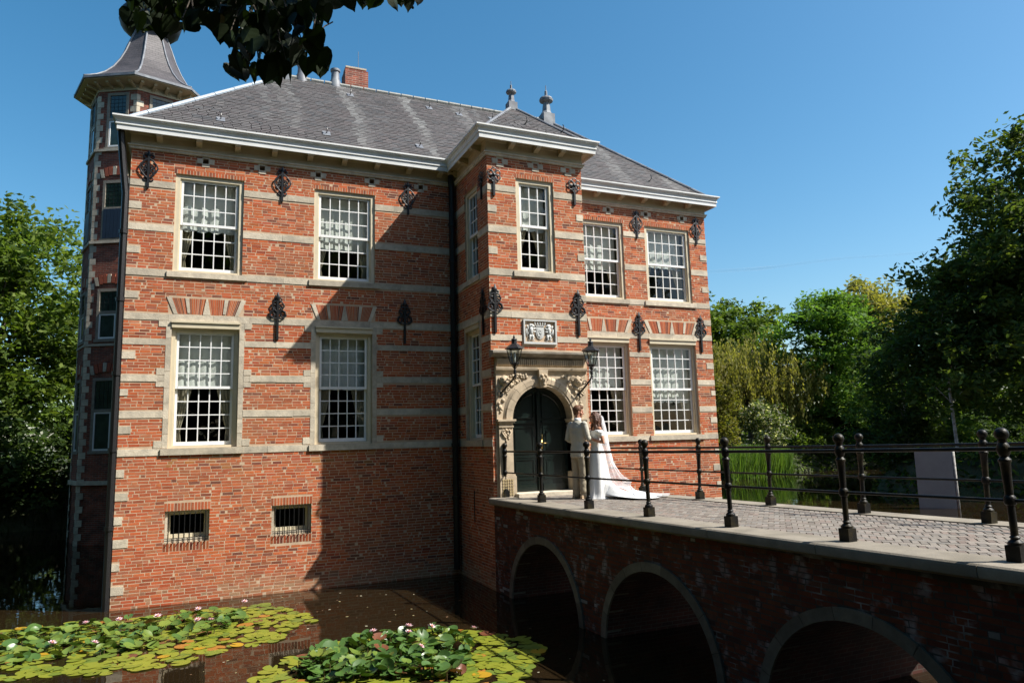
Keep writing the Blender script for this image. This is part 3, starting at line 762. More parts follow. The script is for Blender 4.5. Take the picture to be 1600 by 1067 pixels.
# ================================================================== stair tower
TC = Vector((-.72, 12.33)); TH = math.radians(-95.6)
def tvx(R, k): a = TH + k * PI / 4; return (TC.x + R * math.cos(a), TC.y + R * math.sin(a))
tower = adopt(empty('stair_tower', (TC.x, TC.y, WZ)), castle)
faces = []
for k in range(8):
    a, c = tvx(1.83, k), tvx(1.83, k + 1)
    faces.append([(a[0], a[1], -1.0), (c[0], c[1], -1.0), (c[0], c[1], 12.75), (a[0], a[1], 12.75)])
    a, c = tvx(1.79, k), tvx(1.79, k + 1); faces.append([(a[0], a[1], -4.2), (c[0], c[1], -4.2), (c[0], c[1], -1.0), (a[0], a[1], -1.0)])
m_twall = bricktex('tower_brick', 1.0, .7)
uvbox_walls('tower_wall', faces, m_twall, tower)
def ring(name, R0, R1, z0, z1, m):
    b = MB()
    A = [tvx(R0, k) for k in range(8)]; 
    for k in range(8):
        a, c = tvx(R1, k), tvx(R1, k + 1); a2, c2 = tvx(R0, k), tvx(R0, k + 1)
        b.quad((*a, z0), (*c, z0), (*c, z1), (*a, z1)); b.quad((*a2, z1), (*a, z1), (*c, z1), (*c2, z1)); b.quad((*a, z0), (*a2, z0), (*c2, z0), (*c, z0))
    return adopt(b.build(name, m), tower)
ring('string_course', 1.7, 1.90, -1.12, -.98, m_stone); ring('string_course', 1.7, 1.90, 6.93, 7.02, m_stone); ring('string_course', 1.7, 1.90, 10.2, 10.29, m_stone); ring('string_course', 1.7, 1.87, 3.42, 3.5, m_stone)
ring('tower_frieze', 1.7, 1.86, 12.4, 12.62, m_frieze)
# quoins on the corners seen
for k in (-2, -1, 0, 1, 2):
    z = -3.3; i = 0
    while z < 12.2:
        v = Vector(tvx(1.845, k)); L_ = Vector(tvx(1.845, k - 1)); R_ = Vector(tvx(1.845, k + 1)); w = .23 if i % 2 else .12
        a = v + (L_ - v).normalized() * w; c = v + (R_ - v).normalized() * (.34 - w); h = .21
        b = MB(); ctr = TC
        def inn(p): return p + (ctr - p).normalized() * .1
        for p, q in ((a, v), (v, c)): b.quad((*p, z + .006), (*q, z + .006), (*q, z + h), (*p, z + h)); b.quad((*p, z + h), (*q, z + h), (*inn(q), z + h), (*inn(p), z + h))
        adopt(b.build('quoin', m_stone), tower); z += h + .006; i += 1
# windows on the faces
def tface(k):
    a, c = Vector(tvx(1.83, k)), Vector(tvx(1.83, k + 1)); m = (a + c) / 2; S = (c - a).normalized(); N = (m - TC).normalized()
    return lambda s, d, z: (m.x + S.x * s + N.x * d, m.y + S.y * s + N.y * d, z)
m_tframe = mat('weathered_window_stone', (.26, .23, .185), .9, var=.3, vscale=9, bump=.4, bscale=40)
def leadglass():
    m, N, L, b = nodes('leaded_glass'); b.inputs['Roughness'].default_value = .12; b.inputs['Specular IOR Level'].default_value = .7
    tc = N.new('ShaderNodeTexCoord'); nz = N.new('ShaderNodeTexNoise'); nz.inputs['Scale'].default_value = 4; L.new(tc.outputs['Object'], nz.inputs['Vector'])
    rp = N.new('ShaderNodeValToRGB'); rp.color_ramp.elements[0].color = (.008, .014, .014, 1); rp.color_ramp.elements[1].color = (.05, .085, .07, 1); L.new(nz.outputs[0], rp.inputs[0]); L.new(rp.outputs[0], b.inputs['Base Color']); return m
m_lglass = leadglass()
def twin(k, s0, s1, z0, zm, z1, low='glass'):
    tf = tface(k); b = MB(tf); fw = .09
    for q in ((s0, z0, s0 + fw, z1), (s1 - fw, z0, s1, z1), (s0 + fw, z1 - .1, s1 - fw, z1), (s0 + fw, zm - .05, s1 - fw, zm + .05), (s0 - .06, z0 - .1, s1 + .06, z0)): b.box(q[0], -.1, q[1], q[2], .035, q[3])
    w = adopt(b.build('tower_window', m_tframe), tower)
    b = MB(tf)
    for za, zb in ((zm + .05, z1 - .1), (z0, zm - .05)):
        b.col = None
        b.quad((s0 + fw, .004, za), (s1 - fw, .004, za), (s1 - fw, .004, zb), (s0 + fw, .004, zb))
    adopt(b.build('pane', m_lglass), w)
    b = MB(tf); n = 4
    for i in range(1, n): x = s0 + fw + (s1 - s0 - 2 * fw) * i / n; b.box(x - .006, .005, zm + .05, x + .006, .012, z1 - .1)
    m = int((z1 - zm) / .16)
    for i in range(1, m): z = zm + .05 + (z1 - zm - .15) * i / m; b.box(s0 + fw, .0055, z - .006, s1 - fw, .0125, z + .006)
    tag(adopt(b.build('lead_cames', m_iron), w), kind='stuff')
    b = MB(tf)
    za, zb = z0, zm - .05
    if low == 'shutter':
        for i in range(5):
            x0 = s0 + fw - .03 + i * (s1 - s0 - 2 * fw + .06) / 5; bb = MB(tf); bb.box(x0 + .004, .006, za, x0 + (s1 - s0 - 2 * fw + .06) / 5 - .004, .05, zb + .03); adopt(bb.build('shutter_board', m_shutter), w)
    else:
        for q in ((s0 + fw, za, s0 + fw + .05, zb), (s1 - fw - .05, za, s1 - fw, zb), (s0 + fw + .05, zb - .05, s1 - fw - .05, zb), (s0 + fw + .05, za, s1 - fw - .05, za + .06)): b.box(q[0], .0045, q[1], q[2], .025, q[3])
        adopt(b.build('casement', m_white), w)
    # segmental brick arch with stones
    for i in range(7):
        a = (i - 3) / 3.5; x = (s0 + s1) / 2 + a * (s1 - s0) * .62; zz = z1 + .07 + .13 * (1 - a * a); bb = MB(tf); ww = .06
        bb.hexa([(x - ww, .03, zz), (x + ww, .03, zz), (x + ww, -.05, zz), (x - ww, -.05, zz), (x - ww + a * .08, .03, zz + .3), (x + ww + a * .08, .03, zz + .3), (x + ww + a * .08, -.05, zz + .3), (x - ww + a * .08, -.05, zz + .3)])
        if z1 < 11: adopt(bb.build('arch_stone' if i % 3 == 0 else 'arch_brick', m_stone if i % 3 == 0 else mat_vbrick), w)
mat_vbrick = mat('arch_brick', (.33, .085, .045), .9, var=.3, vscale=20)
for z0, zm, z1, low in ((10.36, 11.35, 12.33, 'glass'), (7.1, 8.15, 9.15, 'shutter'), (3.66, 4.55, 5.36, 'glass'), (-.02, 1.28, 2.36, 'glass')):
    twin(-1, -.35, .42, z0, zm, z1, low); twin(0, -.3, .45, z0, zm, z1, low)
    twin(-2, -.35, .4, z0, zm, z1, low)
# eave, brackets and bell roof
b = MB()
for k in range(8):
    a, c = tvx(2.36, k), tvx(2.36, k + 1); a2, c2 = tvx(1.8, k), tvx(1.8, k + 1)
    b.quad((*a2, 12.60), (*c2, 12.60), (*c, 12.66), (*a, 12.66)); b.quad((*a, 12.66), (*c, 12.66), (*c, 12.74), (*a, 12.74))
adopt(b.build('eave', m_frieze), tower)
b = MB()
for k in range(8):
    a, c = tvx(2.41, k), tvx(2.41, k + 1); a2, c2 = tvx(2.36, k), tvx(2.36, k + 1)
    b.quad((*a, 12.69), (*c, 12.69), (*c, 12.78), (*a, 12.78)); b.quad((*a2, 12.69), (*c2, 12.69), (*c, 12.69), (*a, 12.69)); b.quad((*a, 12.78), (*c, 12.78), (*c2, 12.78), (*a2, 12.78))
adopt(b.build('eave_gutter', m_lead), tower)
for k in range(8):
    tf = tface(k)
    for s in (-.62, -.2, .2, .62):
        b = MB(tf); b.extrude([(-.05, 12.42), (-.05, 12.62), (.36, 12.64), (.34, 12.57), (.12, 12.5)], s - .05, s + .05, axis=0); adopt(b.build('bracket', m_frieze), tower)
prof = [(2.40, 12.775), (2.22, 12.86), (1.95, 13.02), (1.65, 13.26), (1.36, 13.6), (1.12, 14.0), (.92, 14.45), (.75, 14.95), (.6, 15.35), (.52, 15.6)]
def slatetex():
    m, N, L, b = nodes('tower_slate'); b.inputs['Roughness'].default_value = .55
    uv = N.new('ShaderNodeUVMap'); br = N.new('ShaderNodeTexBrick'); br.inputs['Scale'].default_value = 1; br.inputs['Brick Width'].default_value = .2; br.inputs['Row Height'].default_value = .11; br.inputs['Mortar Size'].default_value = .007
    br.inputs['Color1'].default_value = (.075, .066, .068, 1); br.inputs['Color2'].default_value = (.056, .05, .052, 1); br.inputs['Mortar'].default_value = (.03, .028, .03, 1)
    L.new(uv.outputs[0], br.inputs['Vector']); nz = N.new('ShaderNodeTexNoise'); nz.inputs['Scale'].default_value = 2; nz.inputs['Detail'].default_value = 6; L.new(uv.outputs[0], nz.inputs['Vector'])
    mr = N.new('ShaderNodeMapRange'); mr.inputs[3].default_value = .5; mr.inputs[4].default_value = 1.6; L.new(nz.outputs[0], mr.inputs[0]); vm = N.new('ShaderNodeVectorMath'); vm.operation = 'SCALE'; L.new(br.outputs[0], vm.inputs[0]); L.new(mr.outputs[0], vm.inputs['Scale']); L.new(vm.outputs[0], b.inputs['Base Color'])
    bp = N.new('ShaderNodeBump'); bp.invert = True; bp.inputs['Strength'].default_value = .5; bp.inputs['Distance'].default_value = .01; L.new(br.outputs['Fac'], bp.inputs['Height']); L.new(bp.outputs[0], b.inputs['Normal']); return m
me = bpy.data.meshes.new('tower_roof'); V = []; F = []; U = []
for k in range(8):
    acc = 0
    for (r0, z0), (r1, z1) in zip(prof, prof[1:]):
        q = [(*tvx(r0, k), z0), (*tvx(r0, k + 1), z0), (*tvx(r1, k + 1), z1), (*tvx(r1, k), z1)]; i = len(V); V += q; F.append((i, i + 1, i + 2, i + 3)); L_ = math.hypot(r1 - r0, z1 - z0)
        w0, w1 = r0 * .765, r1 * .765; U += [(5 - w0 / 2, acc), (5 + w0 / 2, acc), (5 + w1 / 2, acc + L_), (5 - w1 / 2, acc + L_)]; acc += L_
me.from_pydata(V, [], F); uv = me.uv_layers.new(name='UVMap')
for i, u in enumerate(U): uv.data[i].uv = u
me.materials.append(slatetex()); me.update(); adopt(link('bell_roof', me), tower)
for k in range(8):
    b = MB(); b.tube([(*tvx(r, k), z + .01) for r, z in prof], .035, 6); adopt(b.build('hip_roll', m_lead, smooth=True), tower)
b = MB(); b.lathe([(.5, 15.45), (.8, 15.5), (1.0, 15.7), (1.08, 15.98), (1.0, 16.3), (.78, 16.62), (.4, 16.95), (.2, 17.3), (.12, 17.7), (.2, 17.78), (.2, 17.9), (.06, 18.0), (.04, 18.9)], TC.x, TC.y, 16)
adopt(b.build('onion_dome', mat('dark_lead', (.02, .021, .024), .55, var=.3, vscale=5, spec=.3), smooth=True, angle=50), tower)
# ================================================================== portal, door, arms, anchors, lanterns
PX, PZ, RI, RO = 8.21, .41, .71, .925
portal = adopt(empty('portal', (PX, BY, DZ)), castle)
def pp(o): return adopt(o, portal)
def arcp(r, t): return (PX + r * math.cos(t), PZ + r * math.sin(t))
def rectp(t, x0, x1, z1):
    c, s_ = math.cos(t), math.sin(t); k = 1e9
    if c > 1e-9: k = min(k, (x1 - PX) / c)
    if c < -1e-9: k = min(k, (x0 - PX) / c)
    if s_ > 1e-9: k = min(k, (z1 - PZ) / s_)
    return (PX + c * k, PZ + s_ * k)
b = MB(tf_bay); n = 48; X0, X1 = 7.15, 9.29
angs = sorted([PI * i / n for i in range(n + 1)] + [math.atan2(1.5 - PZ, X1 - PX), math.atan2(1.5 - PZ, X0 - PX)])
for t0, t1 in zip(angs, angs[1:]):
    a, c, d, e = arcp(RO - .01, t0), arcp(RO - .01, t1), rectp(t1, X0, X1, 1.5), rectp(t0, X0, X1, 1.5)
    b.quad((a[0], .05, a[1]), (e[0], .05, e[1]), (d[0], .05, d[1]), (c[0], .05, c[1]))
b.quad((X0, .05, PZ), (X0, .05, 1.5), (X0, -.02, 1.5), (X0, -.02, PZ)); b.quad((X1, .05, 1.5), (X1, .05, PZ), (X1, -.02, PZ), (X1, -.02, 1.5))
pp(b.build('spandrel', m_portal))
nv = 12
for i in range(nv):
    t0, t1 = PI * i / nv + .004, PI * (i + 1) / nv - .004; b = MB(tf_bay); m = 5
    for ra, rb, da, db in ((RO, RO - .05, .05, .085), (RO - .05, RO - .06, .085, .10), (RO - .06, RI + .05, .10, .10), (RI + .05, RI + .04, .10, .085), (RI + .04, RI, .085, .085), (RI, RI, .085, -.26)):
        for j in range(m):
            u0, u1 = t0 + (t1 - t0) * j / m, t0 + (t1 - t0) * (j + 1) / m
            p = [arcp(ra, u0), arcp(ra, u1), arcp(rb, u1), arcp(rb, u0)]
            b.quad((p[0][0], da, p[0][1]), (p[1][0], da, p[1][1]), (p[2][0], db, p[2][1]), (p[3][0], db, p[3][1]))
    pp(b.build('voussoir', m_portal))
# keystone with a carved face
b = MB(tf_bay); b.hexa([(PX - .07, .15, PZ + RI - .03), (PX + .07, .15, PZ + RI - .03), (PX + .07, -.1, PZ + RI - .03), (PX - .07, -.1, PZ + RI - .03), (PX - .11, .17, PZ + RO + .13), (PX + .11, .17, PZ + RO + .13), (PX + .11, 0, PZ + RO + .13), (PX - .11, 0, PZ + RO + .13)])
ks = pp(b.build('keystone', m_portal))
b = MB(tf_bay); z = PZ + .83
b.ball((PX, .165, z), .085, 10, 8, (.8, .55, 1.1)); b.ball((PX, .215, z), .022, 6, 5, (.8, 1, 1.5)); 
for sg in (-1, 1): b.ball((PX + sg * .03, .205, z + .03), .014, 6, 4); b.ball((PX + sg * .075, .17, z + .04), .045, 8, 5, (1, .6, 1.3)); b.ball((PX + sg * .045, .18, z + .09), .04, 8, 5)
b.ball((PX, .2, z - .045), .022, 6, 4, (1.5, .8, .6)); b.ball((PX, .18, z - .08), .04, 7, 5, (1, .8, 1.2))
tag(adopt(b.build('carved_face', m_portal, smooth=True), ks), kind='stuff')
# imposts, pilasters, bases
for sg in (-1, 1):
    e0, e1 = sorted((PX + sg * RI, PX + sg * (RI + .31)))
    b = MB(tf_bay)
    for a, c, d, ex in ((.25, .28, .09, .01), (.282, .335, .075, .0), (.337, .372, .115, .03), (.374, .415, .14, .05)): b.box(e0 - ex, -.26, a, e1 + ex, d, c)
    pp(b.build('impost', m_portal))
    b = MB(tf_bay); b.box(e0, -.26, -.72, e1, .065, .249); pl = pp(b.build('pilaster', m_portal))
    b = MB(tf_bay); mx = (e0 + e1) / 2      # hanging carved ornament near the top
    for q in range(7): b.ball((mx + .05 * math.sin(q * 2.4), .07, .2 - q * .03), .03, 7, 5, (1, .6, 1))
    for s2 in (-1, 1):
        b.tube([(mx, .075, .02), (mx + s2 * .05, .08, .06), (mx + s2 * .1, .08, .14), (mx + s2 * .07, .08, .2), (mx + s2 * .03, .08, .17)], [.012, .02, .02, .016, .01], 6)
    b.ball((mx, .07, -.03), .03, 7, 5, (.8, .6, 1.6)); tag(adopt(b.build('carved_ornament', m_portal, smooth=True), pl), kind='stuff')
    b = MB(tf_bay); b.box(e0 - .015, -.26, -.755, e1 + .03, .085, -.722); b.box(e0 - .02, -.26, DZ - .1, e1 + .04, .11, -.757); bs = pp(b.build('pilaster_base', m_portal))
    b = MB(tf_bay)
    for i in range(5):
        for j in range(6): b.box(e0 + .03 + i * .052, .11, DZ + .05 + j * .058, e0 + .06 + i * .052, .122, DZ + .085 + j * .058)
    tag(adopt(b.build('carved_grid', mat('ochre_stone', (.42, .33, .17), .9, var=.3)), bs), kind='stuff')
# entablature
b = MB(tf_bay)
b.extrude([(-.02, 1.385), (.06, 1.385), (.075, 1.41), (.075, 1.43), (.11, 1.45), (.12, 1.49), (.12, 1.515), (-.02, 1.515)], X0 - .02, X1 + .02, axis=0); pp(b.build('architrave', m_portal))
b = MB(tf_bay); b.box(X0, -.02, 1.517, X1, .055, 1.725); fz = pp(b.build('portal_frieze', m_portal))
b = MB(tf_bay); n = 46
for i in range(n): x = X0 + .02 + (X1 - X0 - .04) * i / n; b.extrude([(.055, 1.53), (.1, 1.57), (.105, 1.68), (.06, 1.715)], x, x + .028, axis=0)
tag(adopt(b.build('flutes', m_portal), fz), kind='stuff')
m_ledge = mat('weathered_ledge', (.20, .17, .13), .9, var=.3, vscale=7, bump=.5, bscale=40, tint=(.36, .33, .27), tscale=3, tamt=.5)
b = MB(tf_bay); b.extrude([(-.02, 1.728), (.10, 1.728), (.15, 1.755), (.21, 1.79), (.22, 1.80), (.22, 1.842), (.2, 1.85), (-.02, 1.89)], X0 - .12, X1 + .1, axis=0); pp(b.build('portal_ledge', m_ledge))
# spandrel carving: scrolls and leaves
rs = random.Random(5)
for sg in (-1, 1):
    b = MB(tf_bay)
    for i in range(130):
        x = PX + sg * rs.uniform(.2, 1.02); z = rs.uniform(.5, 1.36)
        r = math.hypot(x - PX, z - PZ)
        if r < RO + .045: continue
        q = rs.uniform(.018, .042); b.ball((x, .055, z), q, 6, 4, (rs.uniform(.6, 1.5), .9, rs.uniform(.6, 1.5)))
    for i in range(9):
        x = PX + sg * rs.uniform(.72, 1.0); z = rs.uniform(.62, 1.3)
        if math.hypot(x - PX, z - PZ) < RO + .08: continue
        R0 = rs.uniform(.05, .08); w = rs.choice((-1, 1)); b.tube([(x + R0 * (1 - k / 14) * math.cos(w * k * .7), .065, z + R0 * (1 - k / 14) * math.sin(w * k * .7)) for k in range(12)], .014, 5)
    # lion mask boss near the upper corner
    xx = PX + sg * .88; b.ball((xx, .08, 1.22), .12, 9, 6, (.9, .6, 1)); b.ball((xx, .16, 1.19), .045, 7, 5); b.ball((xx - .05, .14, 1.26), .03, 6, 4); b.ball((xx + .05, .14, 1.26), .03, 6, 4)
    tag(pp(b.build('carved_foliage', m_portal, smooth=True)), kind='stuff')
b = MB(tf_bay); b.box(PX - RI, -.3, DZ - .05, PX + RI, .3, -1.115); pp(b.build('threshold', m_stone))
# door leaves
DD = -.2
def doorz(x): return PZ + math.sqrt(max(0, RI ** 2 - (x - PX) ** 2))
for sg in (-1, 1):
    b = MB(tf_bay); n = 14; xs = [PX + sg * (.004 + (RI - .004) * i / n) for i in range(n + 1)]
    for xa, xb in zip(xs, xs[1:]):
        q = [(xa, DD, -1.115), (xb, DD, -1.115), (xb, DD, doorz(xb)), (xa, DD, doorz(xa))]
        if sg < 0: q = q[::-1]
        b.poly(q)
    xm = PX + sg * .004; b.quad((xm, DD, -1.115), (xm, DD, PZ + RI), (xm, DD - .05, PZ + RI), (xm, DD - .05, -1.115))
    leaf = adopt(b.build('door', m_door), castle)
    def dp(name, x0, x1, z0, z1, h=.016, m_=m_door):
        x0, x1 = sorted((PX + sg * x0, PX + sg * x1))
        b = MB(tf_bay)
        f = .03
        b.box(x0, DD - .01, z0, x0 + f, DD + h, z1); b.box(x1 - f, DD - .01, z0, x1, DD + h, z1); b.box(x0 + f, DD - .01, z0, x1 - f, DD + h, z0 + f); b.box(x0 + f, DD - .01, z1 - f, x1 - f, DD + h, z1)
        b.box(x0 + .075, DD - .01, z0 + .075, x1 - .075, DD + h * .8, z1 - .075)
        return adopt(b.build(name, m_), leaf)
    dp('door_panel', .11, .63, -.32, .26); dp('door_panel', .11, .63, -.86, -.42); 
    x0, x1 = sorted((PX + sg * .08, PX + sg * .66))
    for za, zb, hh in ((.33, .385, .03), (-.4, -.375, .02), (-1.11, -.96, .035)):
        b = MB(tf_bay); b.box(x0, DD - .01, za, x1, DD + hh, zb); adopt(b.build('door_rail', m_door), leaf)
    b = MB(tf_bay); pts = []
    for i in range(10): t = (PI / 2) * (.14 + .72 * i / 9); pts.append((PX + sg * .56 * math.cos(t) + sg * .02, DD + .012, PZ + .56 * math.sin(t)))
    pts = [(PX + sg * .6, DD + .012, PZ + .04)] + pts + [(PX + sg * .1, DD + .012, PZ + .55), (PX + sg * .1, DD + .012, PZ + .04), (PX + sg * .6, DD + .012, PZ + .04)]
    b.tube(pts, .018, 5); adopt(b.build('arched_moulding', m_door), leaf)
b = MB(tf_bay); b.box(PX - .035, DD - .01, -1.1, PX + .035, DD + .045, 1.0); b.box(PX - .05, DD, .5, PX + .05, DD + .06, .62); astr = adopt(b.build('door_astragal', m_door), castle)
b = MB(tf_bay); b.box(PX + .05, DD + .0, -.22, PX + .09, DD + .03, -.02); b.tube([(PX + .07, DD + .02, -.1), (PX + .07, DD + .08, -.1), (PX + .17, DD + .08, -.105)], .011, 6); b.tube([(PX + .07, DD + .03, .0), (PX + .07, DD + .05, .02), (PX + .07, DD + .03, .1)], .012, 6)
adopt(b.build('door_handle', m_brass, smooth=True), astr)

# coat of arms: framed slab, crowned shield between two rampant supporters
def tf_arms(s, d, z): return (s, BY - .01 - d * .62, z)
ca = adopt(empty('coat_of_arms', (8.23, BY, 2.03)), castle)
b = MB(tf_arms); s0, s1, z0, z1 = 7.83, 8.63, 2.03, 2.57
for q in ((s0, z0, s0 + .035, z1), (s1 - .035, z0, s1, z1), (s0 + .035, z1 - .035, s1 - .035, z1), (s0 + .035, z0, s1 - .035, z0 + .05)): b.box(q[0], -.03, q[1], q[2], .05, q[3])
adopt(b.build('stone_frame', m_coat), ca)
b = MB(tf_arms); b.quad((s0 + .035, -.022, z0 + .05), (s1 - .035, -.022, z0 + .05), (s1 - .035, -.022, z1 - .035), (s0 + .035, -.022, z1 - .035)); adopt(b.build('slab', m_coat), ca)
cx, cz = (s0 + s1) / 2, 2.29
def shield(r):
    return [(cx - .1 * r, cz + .12 * r), (cx + .1 * r, cz + .12 * r), (cx + .1 * r, cz - .04 * r), (cx + .07 * r, cz - .11 * r), (cx, cz - .15 * r), (cx - .07 * r, cz - .11 * r), (cx - .1 * r, cz - .04 * r)]
b = MB(tf_arms)
for r, d in ((1.0, .018), (.74, .034)):
    p = shield(r); f = [b.P((x, d, z)) for x, z in p]; k = [b.P((x, -.022, z)) for x, z in p]; b.F(f[::-1])
    for i in range(7): b.F([f[i], f[(i + 1) % 7], k[(i + 1) % 7], k[i]])
b.tube([(cx - .03, .036, cz + .05), (cx + .03, .04, cz + .03), (cx - .02, .04, cz - .01), (cx + .03, .04, cz - .05), (cx - .01, .036, cz - .08)], .012, 5)
b.ball((cx - .03, .036, cz + .03), .014, 6, 4); b.ball((cx + .035, .036, cz - .01), .012, 6, 4)
adopt(b.build('shield', m_coat), ca)
b = MB(tf_arms)
b.extrude([(-.02, cz + .13), (.03, cz + .13), (.035, cz + .155), (-.02, cz + .155)], cx - .1, cx + .1, axis=0)
for i in range(5):
    x = cx - .1 + .05 * i; b.tube([(x, .015, cz + .155), (x + (x - cx) * .2, .03, cz + .19), (x + (x - cx) * .25, .02, cz + .215)], [.012, .018, .01], 5); b.ball((x + (x - cx) * .25, .022, cz + .222), .014, 6, 4)
adopt(b.build('crown', m_coat, smooth=True, angle=40), ca)
for sg in (-1, 1):
    b = MB(tf_arms); T = lambda pts, r: b.tube([(cx + sg * x, d, cz + z) for x, d, z in pts], r, 7)
    T([(.19, .0, -.06), (.22, .02, .0), (.22, .025, .06), (.20, .025, .11)], [.03, .045, .05, .035])
    b.ball((cx + sg * .19, .03, cz + .14), .042, 8, 6); b.ball((cx + sg * .155, .035, cz + .135), .022, 7, 5); b.ball((cx + sg * .22, .02, cz + .135), .05, 8, 6, (1, .7, 1.1))
    T([(.2, .02, .08), (.15, .03, .07), (.12, .03, .1)], [.025, .018, .016]); T([(.2, .02, .03), (.15, .03, .01), (.115, .03, .02)], [.025, .018, .016])
    T([(.2, .0, -.05), (.17, .025, -.11), (.19, .02, -.15), (.15, .02, -.18)], [.035, .03, .02, .018]); T([(.22, .0, -.05), (.25, .02, -.1), (.24, .015, -.15), (.28, .015, -.17)], [.035, .028, .018, .018])
    T([(.24, .0, -.04), (.29, .01, -.03), (.31, .015, .05), (.28, .015, .1), (.31, .015, .15)], [.015, .013, .013, .014, .02])
    T([(.3, .0, -.1), (.32, .01, -.02), (.33, .01, .08)], [.008, .012, .008])
    adopt(b.build('lion_supporter', m_coat, smooth=True), ca)

# ornamental wall anchors
def spiral(b, x, z, R, a0, turns, sg=1, d=.036, r=.015, n=14):
    b.tube([(x + R * (1 - .75 * k / n) * math.cos(a0 + sg * turns * 2 * PI * k / n), d, z + R * (1 - .75 * k / n) * math.sin(a0 + sg * turns * 2 * PI * k / n)) for k in range(n + 1)], r, 6)
def anchor(kind):
    b = MB(lambda s, d, z: (s, -d * .6, z))
    if kind == 'A':
        b.box(-.022, .01, 0, .022, .07, .72); b.tube([(0, .06, .70), (0, .06, .76), (0, .06, .81)], [.022, .03, .004], 6)
        for sg in (-1, 1):
            b.tube([(0, .055, .63), (sg * .06, .06, .6), (sg * .15, .06, .5), (sg * .175, .06, .42), (sg * .14, .06, .34), (sg * .06, .06, .24), (0, .055, .2)], .018, 6)
            spiral(b, sg * .075, .47, .06, PI / 2, 1.1, -sg); spiral(b, sg * .065, .37, .055, -PI / 2, 1.1, sg)
            spiral(b, sg * .065, .67, .055, PI if sg > 0 else 0, .9, -sg); spiral(b, sg * .06, .19, .05, PI if sg > 0 else 0, .9, sg)
            b.tube([(sg * .02, .06, .72), (sg * .06, .06, .75), (sg * .08, .06, .73)], .014, 5)
    elif kind == 'B':
        b.box(-.024, .01, 0, .024, .075, .92); b.tube([(0, .06, .88), (0, .06, .93), (0, .06, .97), (0, .06, 1.06)], [.03, .055, .04, .004], 7)
        for sg in (-1, 1):
            spiral(b, sg * .095, .55, .085, PI if sg > 0 else 0, 1.2, -sg, r=.019); b.tube([(0, .06, .47), (sg * .09, .06, .46), (sg * .175, .06, .53), (sg * .15, .06, .62), (sg * .07, .06, .66), (sg * .05, .06, .7)], .018, 6)
            spiral(b, sg * .07, .73, .065, 0 if sg > 0 else PI, 1.1, sg, r=.017); b.tube([(sg * .02, .06, .62), (sg * .1, .06, .68), (sg * .135, .06, .75), (sg * .09, .06, .83), (0, .06, .87)], .017, 6)
            spiral(b, sg * .055, .88, .045, PI if sg > 0 else 0, .9, -sg)
    else:
        b.box(-.022, .01, 0, .022, .07, .5)
        for i in range(6):
            a = PI / 6 + i * PI / 3; c0, s0_ = math.cos(a), math.sin(a); R = .062
            b.tube([(c0 * .1 + R * math.cos(2 * PI * k / 12) , .06, .47 + s0_ * .1 + R * math.sin(2 * PI * k / 12)) for k in range(13)], .0145, 6)
        b.ball((0, .065, .47), .045, 8, 6)
    return b.mesh('wall_anchor', m_iron, smooth=True, angle=50)
AM = {k: anchor(k) for k in 'ABC'}
def put_anchor(k, tfname, s, z):
    P = Vector(TFF[tfname](s, 0, z)); o = link('wall_anchor', AM[k], None, P)
    if tfname == 'side': o.rotation_euler = (0, 0, -PI / 2)
    adopt(o, castle)
for s in (.33, 3.0, 5.88, 12.34, 14.35): put_anchor('A', 'main', s, 5.37)
for s in (2.95, 5.78, 12.25, 14.3): put_anchor('B', 'main', s, 2.26)
for s in (7.22, 9.22): put_anchor('C', 'bay', s, 5.28)
for s in (7.18, 9.2): put_anchor('B', 'bay', s, 2.25)
put_anchor('C', 'side', 1.85, 5.28); put_anchor('B', 'side', 1.8, 2.25)
b = MB(tf_side); b.box(.97, -.01, -1.78, 1.03, .004, -1.1); adopt(b.build('slit', mat('dark_slit', (.01, .01, .01), .9)), castle)

